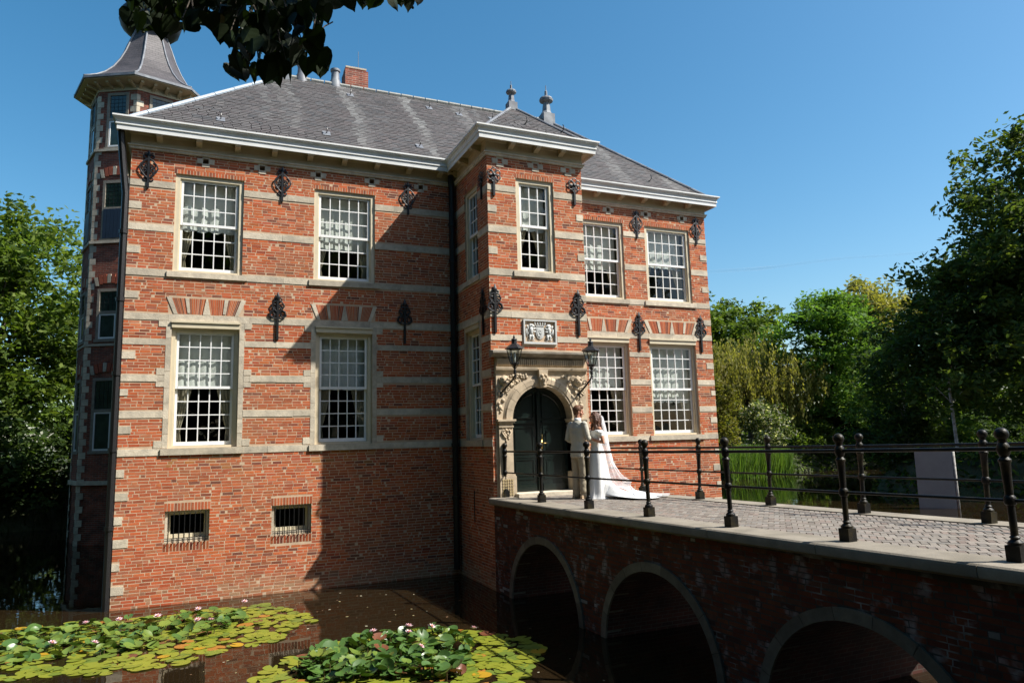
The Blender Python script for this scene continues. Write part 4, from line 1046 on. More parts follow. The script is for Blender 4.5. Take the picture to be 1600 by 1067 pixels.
# lanterns on scrolled brackets
m_lglassl = glassmat('lantern_glass')
def lantern(x, y, label, wx):
    L = tag(empty('wall_lantern', (x, BY, 1.2)), label, 'lantern', 'lanterns beside the portal')
    n = 6; ph = PI / 6
    b = MB(); b.lathe([(.205, 1.845), (.19, 1.865), (.09, 1.945), (.06, 1.955)], x, y, n, 0, ph); b.lathe([(.06, 1.95), (.055, 2.03), (.07, 2.035), (.05, 2.06), (.02, 2.07)], x, y, 10); b.lathe([(.012, 2.06), (.028, 2.09), (.006, 2.14)], x, y, 8)
    adopt(b.build('lantern_roof', m_iron), L)
    b = MB(); rt, rb_ = .16, .085; zt, zb = 1.845, 1.545
    def hv(r, k, z): a = ph + k * PI / 3; return (x + r * math.cos(a), y + r * math.sin(a), z)
    for k in range(n): b.tube([hv(rt, k, zt), hv(rb_, k, zb)], .009, 4); b.tube([hv(rt, k, zt - .004), hv(rt, k + 1, zt - .004)], .009, 4); b.tube([hv(rb_, k, zb), hv(rb_, k + 1, zb)], .011, 4)
    b.lathe([(.08, zb - .012), (.05, zb - .03), (.025, zb - .06), (.02, zb - .12), (.035, zb - .14), (.015, zb - .2)], x, y, 8)
    for k in range(4): a = k * PI / 2; b.tube([(x + .07 * math.cos(a), y + .07 * math.sin(a), zb - .01), (x + .055 * math.cos(a), y + .055 * math.sin(a), zb - .06), (x + .02 * math.cos(a), y + .02 * math.sin(a), zb - .1)], .008, 4)
    adopt(b.build('lantern_frame', m_iron), L)
    for k in range(n):
        b = MB(); b.quad(hv(rb_ - .004, k, zb), hv(rb_ - .004, k + 1, zb), hv(rt - .004, k + 1, zt), hv(rt - .004, k, zt)); adopt(b.build('pane', m_lglassl), L)
    b = MB(); b.lathe([(.018, zb), (.018, zb + .09), (.03, zb + .12), (.032, zb + .19), (.012, zb + .23)], x, y, 8); adopt(b.build('bulb', m_white, smooth=True), L)
    b = MB(); zf = zb - .19
    b.tube([(x, y, zf + .06), (x, y, zf - .05), (x - (x - wx) * .15, y + .05, zf - .13), (x - (x - wx) * .6, y + .22, zf - .26), (wx + (x - wx) * .1, BY - .12, zf - .36), (wx, BY - .02, zf - .42)], [.014, .016, .02, .022, .024, .026], 7)
    b.tube([(x, y, zf - .03), (x + .0, y - .05, zf - .07), (x, y - .04, zf - .12), (x, y, zf - .1)], .011, 5)
    b.lathe([(.03, -.02), (.035, .0), (.03, .02)], x, y, 8, zf)
    mid = Vector((wx + (x - wx) * .5, BY - .25, zf - .28))
    b.tube([(mid.x + .06 * math.cos(k * .7) * (1 - k / 14), mid.y, mid.z + .1 + .06 * math.sin(k * .7) * (1 - k / 14)) for k in range(11)], .011, 5)
    adopt(b.build('bracket', m_iron, smooth=True, angle=60), L)
    b = MB(); b.lathe([(.06, 0), (.055, .02), (.03, .03)], 0, 0, 8); me = b.mesh('wall_plate', m_iron); o = link('wall_plate', me, None, (wx, BY - .045, zf - .42)); o.rotation_euler = (PI / 2, 0, 0); adopt(o, L)
lantern(7.39, BY - .5, 'black iron wall lantern at the left corner of the door arch', 7.25)
lantern(9.2, BY - .5, 'black iron wall lantern right of the door arch, above the couple', 9.12)

# ================================================================== bridge
YE = -15.6
def bx(y, off): return 7.2884 - .0491 * (y + 2.16) + off
def dz(y): t = y + 2.16; return -1.191 + .0007 * t + .0007 * t * t
bridge = tag(empty('bridge', (8.5, -8.5, WZ)), 'dark brick arched bridge with herringbone brick deck leading to the castle door', 'bridge')
LO_, RO_ = -.22, 2.68
ARC = [4.17, 7.37, 10.6, 13.85]; AR, AI, AZ = 1.35, 1.22, -3.10
def soff(s, r):
    z = -4.3
    for c in ARC:
        if abs(s - c) < r: z = max(z, AZ + math.sqrt(r * r - (s - c) ** 2))
    return z
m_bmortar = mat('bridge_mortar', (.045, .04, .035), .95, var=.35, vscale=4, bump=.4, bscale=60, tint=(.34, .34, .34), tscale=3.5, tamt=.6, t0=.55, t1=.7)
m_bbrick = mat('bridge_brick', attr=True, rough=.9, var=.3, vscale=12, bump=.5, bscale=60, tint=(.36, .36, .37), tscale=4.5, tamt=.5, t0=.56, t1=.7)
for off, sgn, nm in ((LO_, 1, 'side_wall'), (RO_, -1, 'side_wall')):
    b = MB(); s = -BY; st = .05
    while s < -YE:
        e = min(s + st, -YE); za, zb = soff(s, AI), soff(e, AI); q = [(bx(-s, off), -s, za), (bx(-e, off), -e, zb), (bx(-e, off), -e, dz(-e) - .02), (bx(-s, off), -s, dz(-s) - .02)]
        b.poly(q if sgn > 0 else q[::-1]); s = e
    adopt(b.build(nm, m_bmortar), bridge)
vf = []
for c in ARC:
    n = 24
    for i in range(n):
        t0, t1 = PI * i / n, PI * (i + 1) / n
        p = [(c + AI * math.cos(t), AZ + AI * math.sin(t)) for t in (t0, t1)]
        vf.append([(bx(-p[0][0], LO_), -p[0][0], p[0][1]), (bx(-p[1][0], LO_), -p[1][0], p[1][1]), (bx(-p[1][0], RO_), -p[1][0], p[1][1]), (bx(-p[0][0], RO_), -p[0][0], p[0][1])])
me = bpy.data.meshes.new('vault'); V = []; F = []; U = []
for k, q in enumerate(vf):
    i = len(V); V += q; F.append((i, i + 1, i + 2, i + 3)); U += [(0, k * .16), (0, k * .16 + .16), (2.9, k * .16 + .16), (2.9, k * .16)]
me.from_pydata(V, [], F); uvl = me.uv_layers.new(name='UVMap')
for i, u in enumerate(U): uvl.data[i].uv = u
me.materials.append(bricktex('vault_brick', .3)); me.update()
vo = link('vault', me); tag(vo, kind='stuff'); adopt(vo, bridge)
for c in ARC:   # foundations below the water between arches
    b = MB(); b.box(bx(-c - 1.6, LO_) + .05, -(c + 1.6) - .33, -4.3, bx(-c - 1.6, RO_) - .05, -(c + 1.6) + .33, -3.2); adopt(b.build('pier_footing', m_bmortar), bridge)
def tf_br(s, d, z): return (bx(-s, LO_) - d, -s, z)
S_ = Vector((.0491, -1, 0)); 
BT = {'bridge': ((bx(0, LO_), 0, 0), (.0491, -1, 0), (-1, 0, 0))}
rows = []
def arcut(z):
    return [(c - math.sqrt(max(0, AR ** 2 - (z - AZ) ** 2)), c + math.sqrt(max(0, AR ** 2 - (z - AZ) ** 2))) for c in ARC if abs(z - AZ) < AR]
def bcf(c, s, z):
    q = smooth_noise(s * 2.1 + z * 3, 1.0) * smooth_noise(z * 5 - s * .7, 2.0)
    if q > .36 and RNG.random() < .12: return np.array((.30, .29, .28)) * RNG.uniform(.4, 1.0)
    return c
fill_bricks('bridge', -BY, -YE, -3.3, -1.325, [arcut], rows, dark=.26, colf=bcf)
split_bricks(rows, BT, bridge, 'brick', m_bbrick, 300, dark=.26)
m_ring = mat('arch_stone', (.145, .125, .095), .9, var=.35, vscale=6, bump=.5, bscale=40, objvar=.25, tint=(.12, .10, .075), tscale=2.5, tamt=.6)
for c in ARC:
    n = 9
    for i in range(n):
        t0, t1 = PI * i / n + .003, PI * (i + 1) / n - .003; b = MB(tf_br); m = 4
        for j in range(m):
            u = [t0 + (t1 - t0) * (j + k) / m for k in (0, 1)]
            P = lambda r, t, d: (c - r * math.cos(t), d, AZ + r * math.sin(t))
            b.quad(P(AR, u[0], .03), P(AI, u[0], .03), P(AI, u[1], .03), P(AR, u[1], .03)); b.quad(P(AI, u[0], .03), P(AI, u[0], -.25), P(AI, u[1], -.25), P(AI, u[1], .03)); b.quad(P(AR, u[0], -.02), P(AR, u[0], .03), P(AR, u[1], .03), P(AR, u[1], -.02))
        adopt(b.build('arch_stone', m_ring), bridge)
# coping stones
m_cop = mat('coping_stone', (.24, .21, .165), .85, var=.2, vscale=5, bump=.35, bscale=50, objvar=.1, tint=(.15, .13, .095), tscale=2, tamt=.6)
for side in (0, 1):
    s = -BY + .0; 
    while s < -YE - .1:
        e = min(s + (1.63 if side == 0 else 1.7), -YE); b = MB(); n = 3
        prof = [(-.24, -.13), (-.31, -.125), (-.34, -.1), (-.35, -.03), (-.34, -.004), (-.32, .011), (.12, .015), (.12, -.13)]
        if side: prof = [(2.459 - o, z) for o, z in prof][::-1]
        R = []
        for k in range(n + 1):
            y = -(s + .004 + (e - s - .008) * k / n); R.append([b.P((bx(y, o), y, dz(y) + z)) for o, z in prof])
        for r0, r1 in zip(R, R[1:]):
            for j in range(len(prof)): b.F([r0[j], r1[j], r1[(j + 1) % len(prof)], r0[(j + 1) % len(prof)]])
        b.F(R[0]); b.F(R[-1][::-1]); adopt(b.build('coping_stone', m_cop, smooth=True, angle=30), bridge); s = e
# herringbone clinker paving
b = MB(); s = -BY - .0
while s < -YE:
    e = min(s + .5, -YE); b.quad((bx(-s, .1), -s, dz(-s) - .008), (bx(-e, .1), -e, dz(-e) - .008), (bx(-e, 2.36), -e, dz(-e) - .008), (bx(-s, 2.36), -s, dz(-s) - .008)); s = e
adopt(b.build('sand_bed', mat('sand_bed', (.2, .17, .13), .95, var=.3, vscale=15)), bridge)
m_pave = mat('paving_brick', attr=True, rough=.8, var=.2, vscale=20, bump=.3, bscale=60, spec=.3)
PL, PW_ = .205, .0683
PP = np.array([(.19, .16, .135), (.20, .175, .15), (.175, .15, .125), (.21, .185, .155), (.185, .145, .12), (.18, .165, .145)])
pv = []
N_ = 3; c45 = math.sqrt(.5)
for i in range(-140, 200):
    for j in range(-60, 80):
        ox, oy = i + N_ * j, i - N_ * j
        for kind in (0, 1):
            if kind == 0: cx_, cy_ = ox + N_ / 2, oy + .5
            else: cx_, cy_ = ox + N_ + .5, oy + 1 - N_ / 2
            cx_, cy_ = cx_ * PW_, cy_ * PW_; u = (cx_ - cy_) * c45; v = (cx_ + cy_) * c45      # rotate 45 degrees
            u += 1.2; v = v + 8.5
            if .17 < u < 2.29 and -BY + .05 < v < -YE: pv.append((u, v, kind))
def pave_mesh(items, name):
    n = len(items); V = np.zeros((n, 8, 3)); C = np.zeros((n, 5, 3))
    for q, (cx_, cy_, cz_, ang, col, tl) in enumerate(items):
        ca_, sa = math.cos(ang), math.sin(ang); h, w = PL / 2 - .004, PW_ / 2 - .004
        for k, (a, c) in enumerate(((-h, -w), (h, -w), (h, w), (-h, w))):
            x, y = cx_ + a * ca_ - c * sa, cy_ + a * sa + c * ca_; V[q, k] = (x, y, cz_ + tl[0] * a + tl[1] * c); V[q, k + 4] = (x, y, cz_ - .03)
        C[q] = col
    base = (np.arange(n) * 8)[:, None, None]; F = np.array([(0, 1, 2, 3), (4, 5, 1, 0), (5, 6, 2, 1), (6, 7, 3, 2), (7, 4, 0, 3)])[None] + base
    return np_mesh(name, V.reshape(-1, 3), F.reshape(-1, 4), m_pave, C.reshape(-1, 3))
skew = math.atan(.0491); items = []; sc = []
for u, v, kind in pv:
    y = -v; x = bx(y, u); ang = (PI / 4 if kind == 0 else -PI / 4) + skew
    ang = -ang
    P = Vector((x, y, dz(y))); d = P - CAM; dep = d.dot(_f)
    items.append((x, y, dz(y) + RNG.uniform(-.002, .002), ang, PP[RNG.integers(0, 6)] * RNG.uniform(.8, 1.2), RNG.uniform(-.009, .009, 2)))
    if dep > 1 and abs(d.dot(_r) / dep) < .72 and abs(d.dot(_u) / dep) < .48: sc.append((dep, len(items) - 1))
sc.sort(); pk = set(i for _, i in sc[:300])
tag(adopt(link('paving_field', pave_mesh([q for i, q in enumerate(items) if i not in pk], 'paving_field')), bridge), kind='stuff')
pvm = {}
for i in pk:
    x, y, z, ang, col, tl = items[i]; key = (round(ang, 2), int(RNG.integers(0, 10)))
    if key not in pvm: pvm[key] = pave_mesh([(0, 0, 0, ang, col, tl)], 'paving_brick')
    adopt(link('paving_brick', pvm[key], None, (x, y, z)), bridge)

# iron railings
pb = MB(); pb.box(-.06, -.06, 0, .06, .06, .135); pb.lathe([(.06, .135), (.058, .16), (.032, .185), (.042, .2), (.029, .215), (.03, .46), (.045, .47), (.05, .5), (.045, .53), (.032, .545), (.036, .7), (.042, .815), (.05, .825), (.05, .84), (.031, .865), (.045, .885), (.055, .93), (.045, .965), (.031, .985), (.041, 1.0), (.026, 1.005)], 0, 0, 12, 0)
pmesh = pb.mesh('post', m_railiron, smooth=True, angle=35)
bb = MB(); bb.ball((0, 0, 0), .057, 12, 9); bmesh_ball = bb.mesh('ball', m_railiron, smooth=True)
def railing(label, off, ys, y0, lean):
    R = tag(empty('iron_railing', (bx(-8, off), -8, dz(-8))), label, 'railing')
    for i, y in enumerate(ys):
        P = Vector((bx(y, off), y, dz(y) + .012)); o = link('post', pmesh, None, P); tx = random.uniform(-.012, .012); ty = lean[i % len(lean)]
        o.rotation_euler = (tx, ty, skew); adopt(o, R); 
        ba = link('ball', bmesh_ball, None, (0, 0, 1.055)); ba.parent = o
    for h in (.93, .5):
        b = MB(); pts = [(bx(y0, off), y0, dz(y0) + h + .012)] + [(bx(y, off) + math.sin(lean[i % len(lean)]) * h, y, dz(y) + h + .012) for i, y in enumerate(ys)]; pts.append((bx(YE, off), YE, dz(YE) + h + .012))
        b.tube(pts, .019 if h > .8 else .015, 8); adopt(b.build('rail', m_railiron, smooth=True, angle=60), R)
railing('black iron railing with ball topped posts on the near edge of the bridge', 0.0, [-2.24, -3.79, -5.43, -7.06, -8.73, -10.42, -12.06, -13.7, -15.3], BY, [0, -.01, -.015, -.02, -.035, -.02, -.005])
railing('black iron railing with ball topped posts on the far edge of the bridge', 2.459, [-3.48, -5.2, -6.89, -8.6, -10.29, -11.98, -13.7, -15.4], -2.3, [0.0, .02, .025, .03, .04, .02])
# ================================================================== water, ground, vegetation
def watermat():
    m, N, L, b = nodes('moat_water')
    b.inputs['Base Color'].default_value = (.016, .010, .0045, 1); b.inputs['Roughness'].default_value = .015; b.inputs['IOR'].default_value = 1.36; b.inputs['Specular IOR Level'].default_value = .5
    tc = N.new('ShaderNodeTexCoord'); mp = N.new('ShaderNodeMapping'); mp.inputs['Scale'].default_value = (1, 1, 1); L.new(tc.outputs['Object'], mp.inputs[0])
    n1 = N.new('ShaderNodeTexNoise'); n1.inputs['Scale'].default_value = 1.6; n1.inputs['Detail'].default_value = 2; L.new(mp.outputs[0], n1.inputs['Vector'])
    n2 = N.new('ShaderNodeTexNoise'); n2.inputs['Scale'].default_value = 9; n2.inputs['Detail'].default_value = 2; L.new(mp.outputs[0], n2.inputs['Vector'])
    ad = N.new('ShaderNodeMath'); ad.operation = 'MULTIPLY_ADD'; ad.inputs[1].default_value = .12; L.new(n2.outputs[0], ad.inputs[0]); L.new(n1.outputs[0], ad.inputs[2])
    bp = N.new('ShaderNodeBump'); bp.inputs['Strength'].default_value = .055; bp.inputs['Distance'].default_value = .05; L.new(ad.outputs[0], bp.inputs['Height']); L.new(bp.outputs[0], b.inputs['Normal'])
    return m
b = MB(); b.quad((-120, -60, WZ), (160, -60, WZ), (160, 120, WZ), (-120, 120, WZ)); tag(b.build('moat_water', watermat()), kind='structure')
POLY = np.array([(-10, -15.2), (24, -15.2), (31, -6), (31.5, 6), (33, 11), (44, 15), (58, 20), (55, 25.5), (44, 24.6), (38.5, 23.2), (33, 21.8), (24, 19), (14, 17.5), (0, 17), (-9, 17.3), (-15, 17.5), (-13, 12), (-10.5, 6)], float)
def sdist(x, y):
    P = np.stack([x, y], -1); d = np.full(x.shape, 1e18); ins = np.zeros(x.shape, bool); n = len(POLY)
    for i in range(n):
        a, c = POLY[i], POLY[(i + 1) % n]; e = c - a; w = P - a
        t = np.clip((w @ e) / (e @ e), 0, 1); q = w - t[..., None] * e; d = np.minimum(d, (q ** 2).sum(-1))
        cond = ((a[1] <= y) & (c[1] > y)) | ((c[1] <= y) & (a[1] > y))
        with np.errstate(divide='ignore', invalid='ignore'): xi = a[0] + (y - a[1]) / (c[1] - a[1] + 1e-12) * e[0]
        ins ^= cond & (x < xi)
    d = np.sqrt(d); return np.where(ins, -d, d)
def gheight(x, y):
    d = sdist(x, y); t = np.clip((d + .9) / 2.6, 0, 1); t = t * t * (3 - 2 * t)
    return -4.4 + 2.95 * t + .1 * np.sin(x * .9) * np.cos(y * .7) * np.clip(d, 0, 1) + .06 * np.sin(x * 2.3 + y * 1.7) * np.clip(d, 0, 1)
xs = np.concatenate([np.linspace(-600, -40, 16)[:-1], np.linspace(-40, 90, 190), np.linspace(90, 600, 16)[1:]]); ys = np.concatenate([np.linspace(-600, -40, 16)[:-1], np.linspace(-40, 60, 150), np.linspace(60, 600, 16)[1:]])
X, Y = np.meshgrid(xs, ys); Z = gheight(X, Y); ny, nx = X.shape
V = np.stack([X, Y, Z], -1).reshape(-1, 3); I = np.arange(ny * nx).reshape(ny, nx); F = np.stack([I[:-1, :-1], I[:-1, 1:], I[1:, 1:], I[1:, :-1]], -1).reshape(-1, 4)
m_ground = mat('grass_ground', (.03, .042, .014), .95, var=.4, vscale=1.5, bump=.6, bscale=9, bdist=.1, tint=(.08, .06, .03), tscale=.4, tamt=.5)
tag(link('ground', np_mesh('ground', V, F, m_ground, smooth=True)), kind='structure')

m_leaf = leafmat('tree_leaves', .45, .6, .15); m_bark = mat('bark', (.075, .06, .045), .95, var=.4, vscale=7, bump=.8, bscale=20, bdist=.03)
m_pale = mat('pale_bark', (.42, .40, .36), .9, var=.3, vscale=9, bump=.5, bscale=25, tint=(.1, .09, .08), tscale=6, tamt=.6)
def leaf_quads(P, size, rng, up=.35, elong=1.5, down=None):
    """rhombic leaves at P (n,3)"""
    n = len(P); a = rng.normal(size=(n, 3)); a[:, 2] *= .6
    if down is not None: a = a * (1 - down) + np.array([0, 0, -1.]) * down * 1.5
    a /= np.linalg.norm(a, axis=1, keepdims=True); nn = rng.normal(size=(n, 3)) + np.array([0, 0, up * 3]); nn /= np.linalg.norm(nn, axis=1, keepdims=True)
    w = np.cross(a, nn); w /= np.linalg.norm(w, axis=1, keepdims=True) + 1e-9
    s = size * rng.uniform(.65, 1.35, n)[:, None]; L = a * s * .5 * elong; W = w * s * .36
    V = np.stack([P - L, P + W - L * .1, P + L, P - W - L * .1], 1)
    return V
def mesh_from_quads(name, V, cols, m):
    n = len(V); return np_mesh(name, V.reshape(-1, 3), np.arange(n * 4).reshape(n, 4), m, cols)
def tree(name, label, cat, loc, lobes, nclus, per, lsize, cols, seed, trunk=(.28, 3.0), cl=.75, flat=.7, bark=None, group=None, limbs=14, down=None, strands=False, shell=.55, up=.35):
    rng = np.random.default_rng(seed); x0, y0 = loc; z0 = float(gheight(np.array([x0]), np.array([y0]))[0]) - .15
    T = tag(empty(name, (x0, y0, z0)), label, cat, group)
    lob = np.array(lobes, float); vol = lob[:, 3] * lob[:, 4] * lob[:, 5]; pick = rng.choice(len(lob), nclus, p=vol ** .7 / (vol ** .7).sum())
    dirs = rng.normal(size=(nclus, 3)); dirs /= np.linalg.norm(dirs, axis=1, keepdims=True)
    rad = np.where(rng.random(nclus) < shell, rng.uniform(.82, 1.08, nclus), rng.uniform(.25, .9, nclus))
    wob = 1 + .18 * np.sin(dirs[:, 0] * 5 + seed) * np.cos(dirs[:, 2] * 6 + dirs[:, 1] * 4)
    C = lob[pick, :3] + dirs * lob[pick, 3:6] * (rad * wob)[:, None]
    C = C[C[:, 2] > .3]; n = len(C)
    if strands:
        P = []
        for c in C:
            L = rng.uniform(1.2, 3.4); m = per; t = np.sort(rng.random(m)); drift = rng.normal(size=2) * .12
            q = np.stack([c[0] + drift[0] * t * L + rng.normal(size=m) * .1, c[1] + drift[1] * t * L + rng.normal(size=m) * .1, c[2] - t * L], -1); P.append(q)
        P = np.concatenate(P); P = P[P[:, 2] > .25]; ci = None; cc = np.ones(len(P))
    else:
        csz = cl * rng.uniform(.6, 1.4, n); off = rng.normal(size=(n, per, 3)); off /= np.linalg.norm(off, axis=2, keepdims=True) + 1e-9; off *= (rng.random((n, per, 1)) ** .45)
        off[..., 2] *= flat; P = (C[:, None, :] + off * csz[:, None, None]).reshape(-1, 3)
        cc = np.repeat(rng.uniform(.75, 1.25, n), per)
    P = P + np.array([x0, y0, z0])
    V = leaf_quads(P, lsize, rng, up=up, down=down)
    pal = np.array(cols, float); col = pal[rng.integers(0, len(pal), len(P))] * (cc * rng.uniform(.75, 1.25, len(P)))[:, None]
    cr = link('crown', mesh_from_quads('crown', V, col, m_leaf)); adopt(cr, T); tag(cr, kind='stuff')
    r, th = trunk; b = MB(); lean = rng.normal(size=2) * .15; top = np.array([lean[0], lean[1], th]); hmax = C[:, 2].max()
    b.tube([(x0, y0, z0 - .4), (x0 + lean[0] * .3, y0 + lean[1] * .3, z0 + .3), (x0 + lean[0], y0 + lean[1], z0 + th), (x0 + lean[0] * 1.6, y0 + lean[1] * 1.6, z0 + (th + hmax) * .55), (x0 + lean[0] * 1.3, y0, z0 + hmax * .85)], [r * 1.35, r, r * .82, r * .45, r * .1], 9)
    for k in rng.choice(n, min(limbs, n), replace=False):
        e = C[k]; s = top * rng.uniform(.75, 1.0) + np.array([0, 0, max(0, (e[2] - th) * .25)]); m = (s + e) / 2 + np.array([0, 0, .12 * np.linalg.norm(e - s)]); rr = r * rng.uniform(.22, .42)
        b.tube([Vector(s + (x0, y0, z0)), Vector(m + (x0, y0, z0)), Vector(e + (x0, y0, z0))], [rr, rr * .6, rr * .15], 6)
    adopt(b.build('trunk', bark or m_bark, smooth=True), T); return T
GR = [(.095, .15, .026), (.12, .18, .034), (.08, .13, .025), (.15, .20, .042)]
DK = [(.04, .07, .018), (.05, .085, .02), (.036, .062, .02), (.065, .10, .024)]
BG = [(.10, .19, .034), (.125, .215, .045), (.09, .17, .036)]
OL = [(.24, .23, .06), (.28, .25, .075), (.2, .2, .055), (.3, .28, .085)]
YE_ = [(.15, .15, .03), (.18, .165, .04), (.13, .14, .03)]
# left bank
tree('broadleaf_tree', 'tall leafy tree filling the left edge across the moat', 'tree', (-7.2, 21.5), [(0, 0, 7.6, 5.2, 4.5, 4.6), (-3, -1, 5, 3.5, 3.2, 3.4), (3.2, -1, 5.6, 3.0, 3, 3.6), (0, 0, 10.2, 3.4, 3, 2.3)], 520, 70, .2, GR, 11, (.4, 3.2), .8, limbs=26)
tree('broadleaf_tree', 'shaded leafy tree behind the stair tower', 'tree', (1.5, 25), [(0, 0, 6.5, 4.6, 4.2, 4.6), (-3, 0, 4.5, 3, 3, 3)], 240, 55, .24, DK, 12, (.3, 3.0), .85)
tree('broadleaf_tree', 'dark tree at the far left frame edge behind the water', 'tree', (-14.5, 23), [(0, 0, 6.8, 4.4, 4.2, 4.8)], 220, 55, .24, DK, 13, (.3, 3.0), .85)
for i, (x, y) in enumerate(((-10.5, 18.3), (-6.8, 18.0), (-3.4, 18.0), (-.4, 18.2), (-14.2, 18.6))):
    tree('shrub', ['broad dark shrub low on the left bank, third from the tower', 'dark shrub low on the left bank, second from the tower', 'dark shrub on the left bank, nearest the tower', 'dark shrub on the bank hidden partly by the stair tower', 'dark shrub on the far left bank'][i], 'shrub', (x, y), [(0, 0, 1.3, 2.4, 1.5, 1.9), (.8, 0, 2.4, 1.6, 1.3, 1.4)], 130, 45, .18, DK, 20 + i, (.08, .5), .5, limbs=6, group='shrubs on the left bank')
# right background
tree('broadleaf_tree', 'bright green layered tree in the middle of the far bank', 'tree', (49.5, 27.5), [(0, 0, 5.8, 5.2, 4.6, 4.0), (-2, -1, 9.2, 4.4, 4, 3.0), (1.5, -2, 3.2, 4.8, 4, 2.2), (0, 0, 11.6, 3.0, 2.5, 1.7)], 480, 60, .26, BG, 31, (.32, 2.5), 1.0, flat=.38, limbs=20, up=.8)
tree('broadleaf_tree', 'olive crowned tree rising behind the bright green tree', 'tree', (60, 31), [(0, 0, 9, 4.8, 4.4, 6.2), (-2, 0, 12.6, 2.8, 2.6, 2.4)], 340, 55, .3, OL, 32, (.3, 3), 1.0)
tree('broadleaf_tree', 'rounded green tree behind the willow', 'tree', (47, 37), [(0, 0, 8, 5.4, 4.6, 5.4), (-3, 0, 11.2, 3.2, 3, 2.6), (3, 0, 11.4, 3.0, 3, 2.6)], 340, 55, .3, GR, 33, (.3, 3), 1.0)
tree('conifer', 'dark green tree just right of the castle corner', 'tree', (38.5, 38), [(0, 0, 6, 3.6, 3.4, 5.2), (0, 0, 10.6, 2.2, 2, 2.6)], 280, 55, .28, DK, 34, (.3, 3), .9)
tree('broadleaf_tree', 'green tree between the willow and the dark right tree', 'tree', (62, 22.5), [(0, 0, 8, 4.6, 4.2, 5.6), (-2, 0, 4, 3.8, 3.4, 3)], 300, 55, .28, GR, 35, (.3, 3), 1.0)
tree('willow_tree', 'olive weeping willow with drooping strands on the far bank', 'tree', (41, 28), [(0, 0, 7.2, 4.4, 3.8, 2.6), (-3.2, -.6, 6.4, 2.6, 2.6, 2.2), (3.4, -.8, 6.0, 3, 2.8, 2.4)], 480, 42, .17, OL, 36, (.3, 2.8), 1.0, strands=True, down=.75, limbs=22)
tree('willow_tree', 'small yellowish weeping tree beside the castle corner', 'tree', (35.3, 27), [(0, 0, 5.4, 2.5, 2.2, 2.6), (0, 0, 7.2, 1.6, 1.5, 1.4)], 190, 40, .17, [(.13, .125, .035), (.10, .10, .03), (.16, .14, .04)], 37, (.2, 2.2), .9, strands=True, down=.7)
tree('shrub', 'yellow green lit shrub at the foot of the castle corner', 'shrub', (34.4, 24.2), [(0, 0, 2.6, 1.6, 1.3, 2.6)], 110, 50, .17, YE_, 38, (.07, .5), .6, limbs=6)
tree('shrub', 'white flowering elder bush under the willow', 'shrub', (39.6, 25.3), [(0, 0, 1.8, 2.0, 1.6, 1.9)], 110, 45, .16, [(.09, .13, .035), (.075, .11, .03), (.45, .45, .36)], 39, (.07, .5), .55, limbs=6)
for i, (x, y, h) in enumerate(((45.5, 26.4, 1.9), (49.8, 26.9, 2.1), (54, 27.3, 2.4), (58.6, 25, 2.6), (60, 19, 2.6), (53, 17.2, 2.2), (46.5, 15.2, 2.2), (40.5, 13, 2.3), (35.5, 10.5, 2.4))):
    tree('shrub', ['low dark shrub right of the flowering elder', 'low dark shrub under the bright green tree', 'dark shrub right of the bright green tree', 'dark shrub at the head of the pond', 'dark shrub on the right pond bank, far end', 'dark shrub on the right pond bank, second from the far end', 'dark shrub in the middle of the right pond bank', 'dark shrub on the right pond bank behind the white panel', 'dark shrub below the big right tree'][i], 'shrub', (x, y), [(0, 0, h * .55, 2.6, 1.8, h * .8)], 110, 45, .2, DK if i % 3 else GR, 50 + i, (.08, .5), .6, limbs=6, group='shrubs round the right pond')
tree('broadleaf_tree', 'big dark tree reaching up the right edge of the view', 'tree', (39.6, 3.9), [(0, 0, 7.5, 6.2, 5.6, 5.6), (-3.4, 1.5, 5.4, 4.2, 4, 3.8), (.5, 0, 12.6, 4.4, 4.2, 4.0), (-2.5, 1, 10.4, 3.2, 3, 2.6), (1, 0, 15.4, 2.6, 2.4, 1.9), (-5, 2.2, 8.4, 2.0, 2.0, 1.5)], 620, 62, .22, [(.06, .095, .024), (.075, .11, .027), (.10, .13, .03), (.05, .08, .022)], 41, (.45, 3.2), .85, limbs=34)
tree('broadleaf_tree', 'dark tree behind the big right tree', 'tree', (47.5, 11), [(0, 0, 7, 5, 4.6, 5), (-2, 0, 10.5, 3, 3, 2.4)], 320, 55, .26, DK, 42, (.35, 3), 1.0)
tree('birch_tree', 'slender pale trunked birch left of the white panel', 'tree', (38.4, 13.6), [(0, 0, 5.6, 2.2, 2.2, 2.8)], 110, 45, .18, GR, 43, (.08, 3.0), .8, bark=m_pale, limbs=6)
tree('birch_tree', 'slender pale trunked birch behind the white panel', 'tree', (36.4, 10.9), [(0, 0, 5.6, 2.2, 2.2, 2.8)], 110, 45, .18, DK, 44, (.08, 3.0), .8, bark=m_pale, limbs=6)
tree('birch_tree', 'slender pale trunked birch right of the white panel', 'tree', (33.8, 6.4), [(0, 0, 5.6, 2.0, 2.0, 2.8)], 110, 45, .18, DK, 45, (.08, 3.0), .8, bark=m_pale, limbs=6)
# distant woodland closing the view
rng = np.random.default_rng(77); P = []
for k in range(3400):
    az = math.radians(rng.uniform(-60, 100)); R = rng.uniform(88, 125); h = rng.uniform(0, 1) ** .8 * (7.5 + 2.5 * math.sin(az * 23) + 1.5 * math.sin(az * 61))
    c = np.array([1.5 + R * math.sin(az), -16 + R * math.cos(az), -1.5 + h]); P.append(c + rng.normal(size=(14, 3)) * (1.2, 1.2, .8))
P = np.concatenate(P); V = leaf_quads(P, .7, rng); pal = np.array(DK + GR); tag(link('woodland', mesh_from_quads('woodland', V, pal[rng.integers(0, 8, len(P))] * rng.uniform(.7, 1.2, (len(P), 1)), m_leaf)), 'distant dark woodland closing the horizon behind the park trees', 'woodland', kind='stuff')
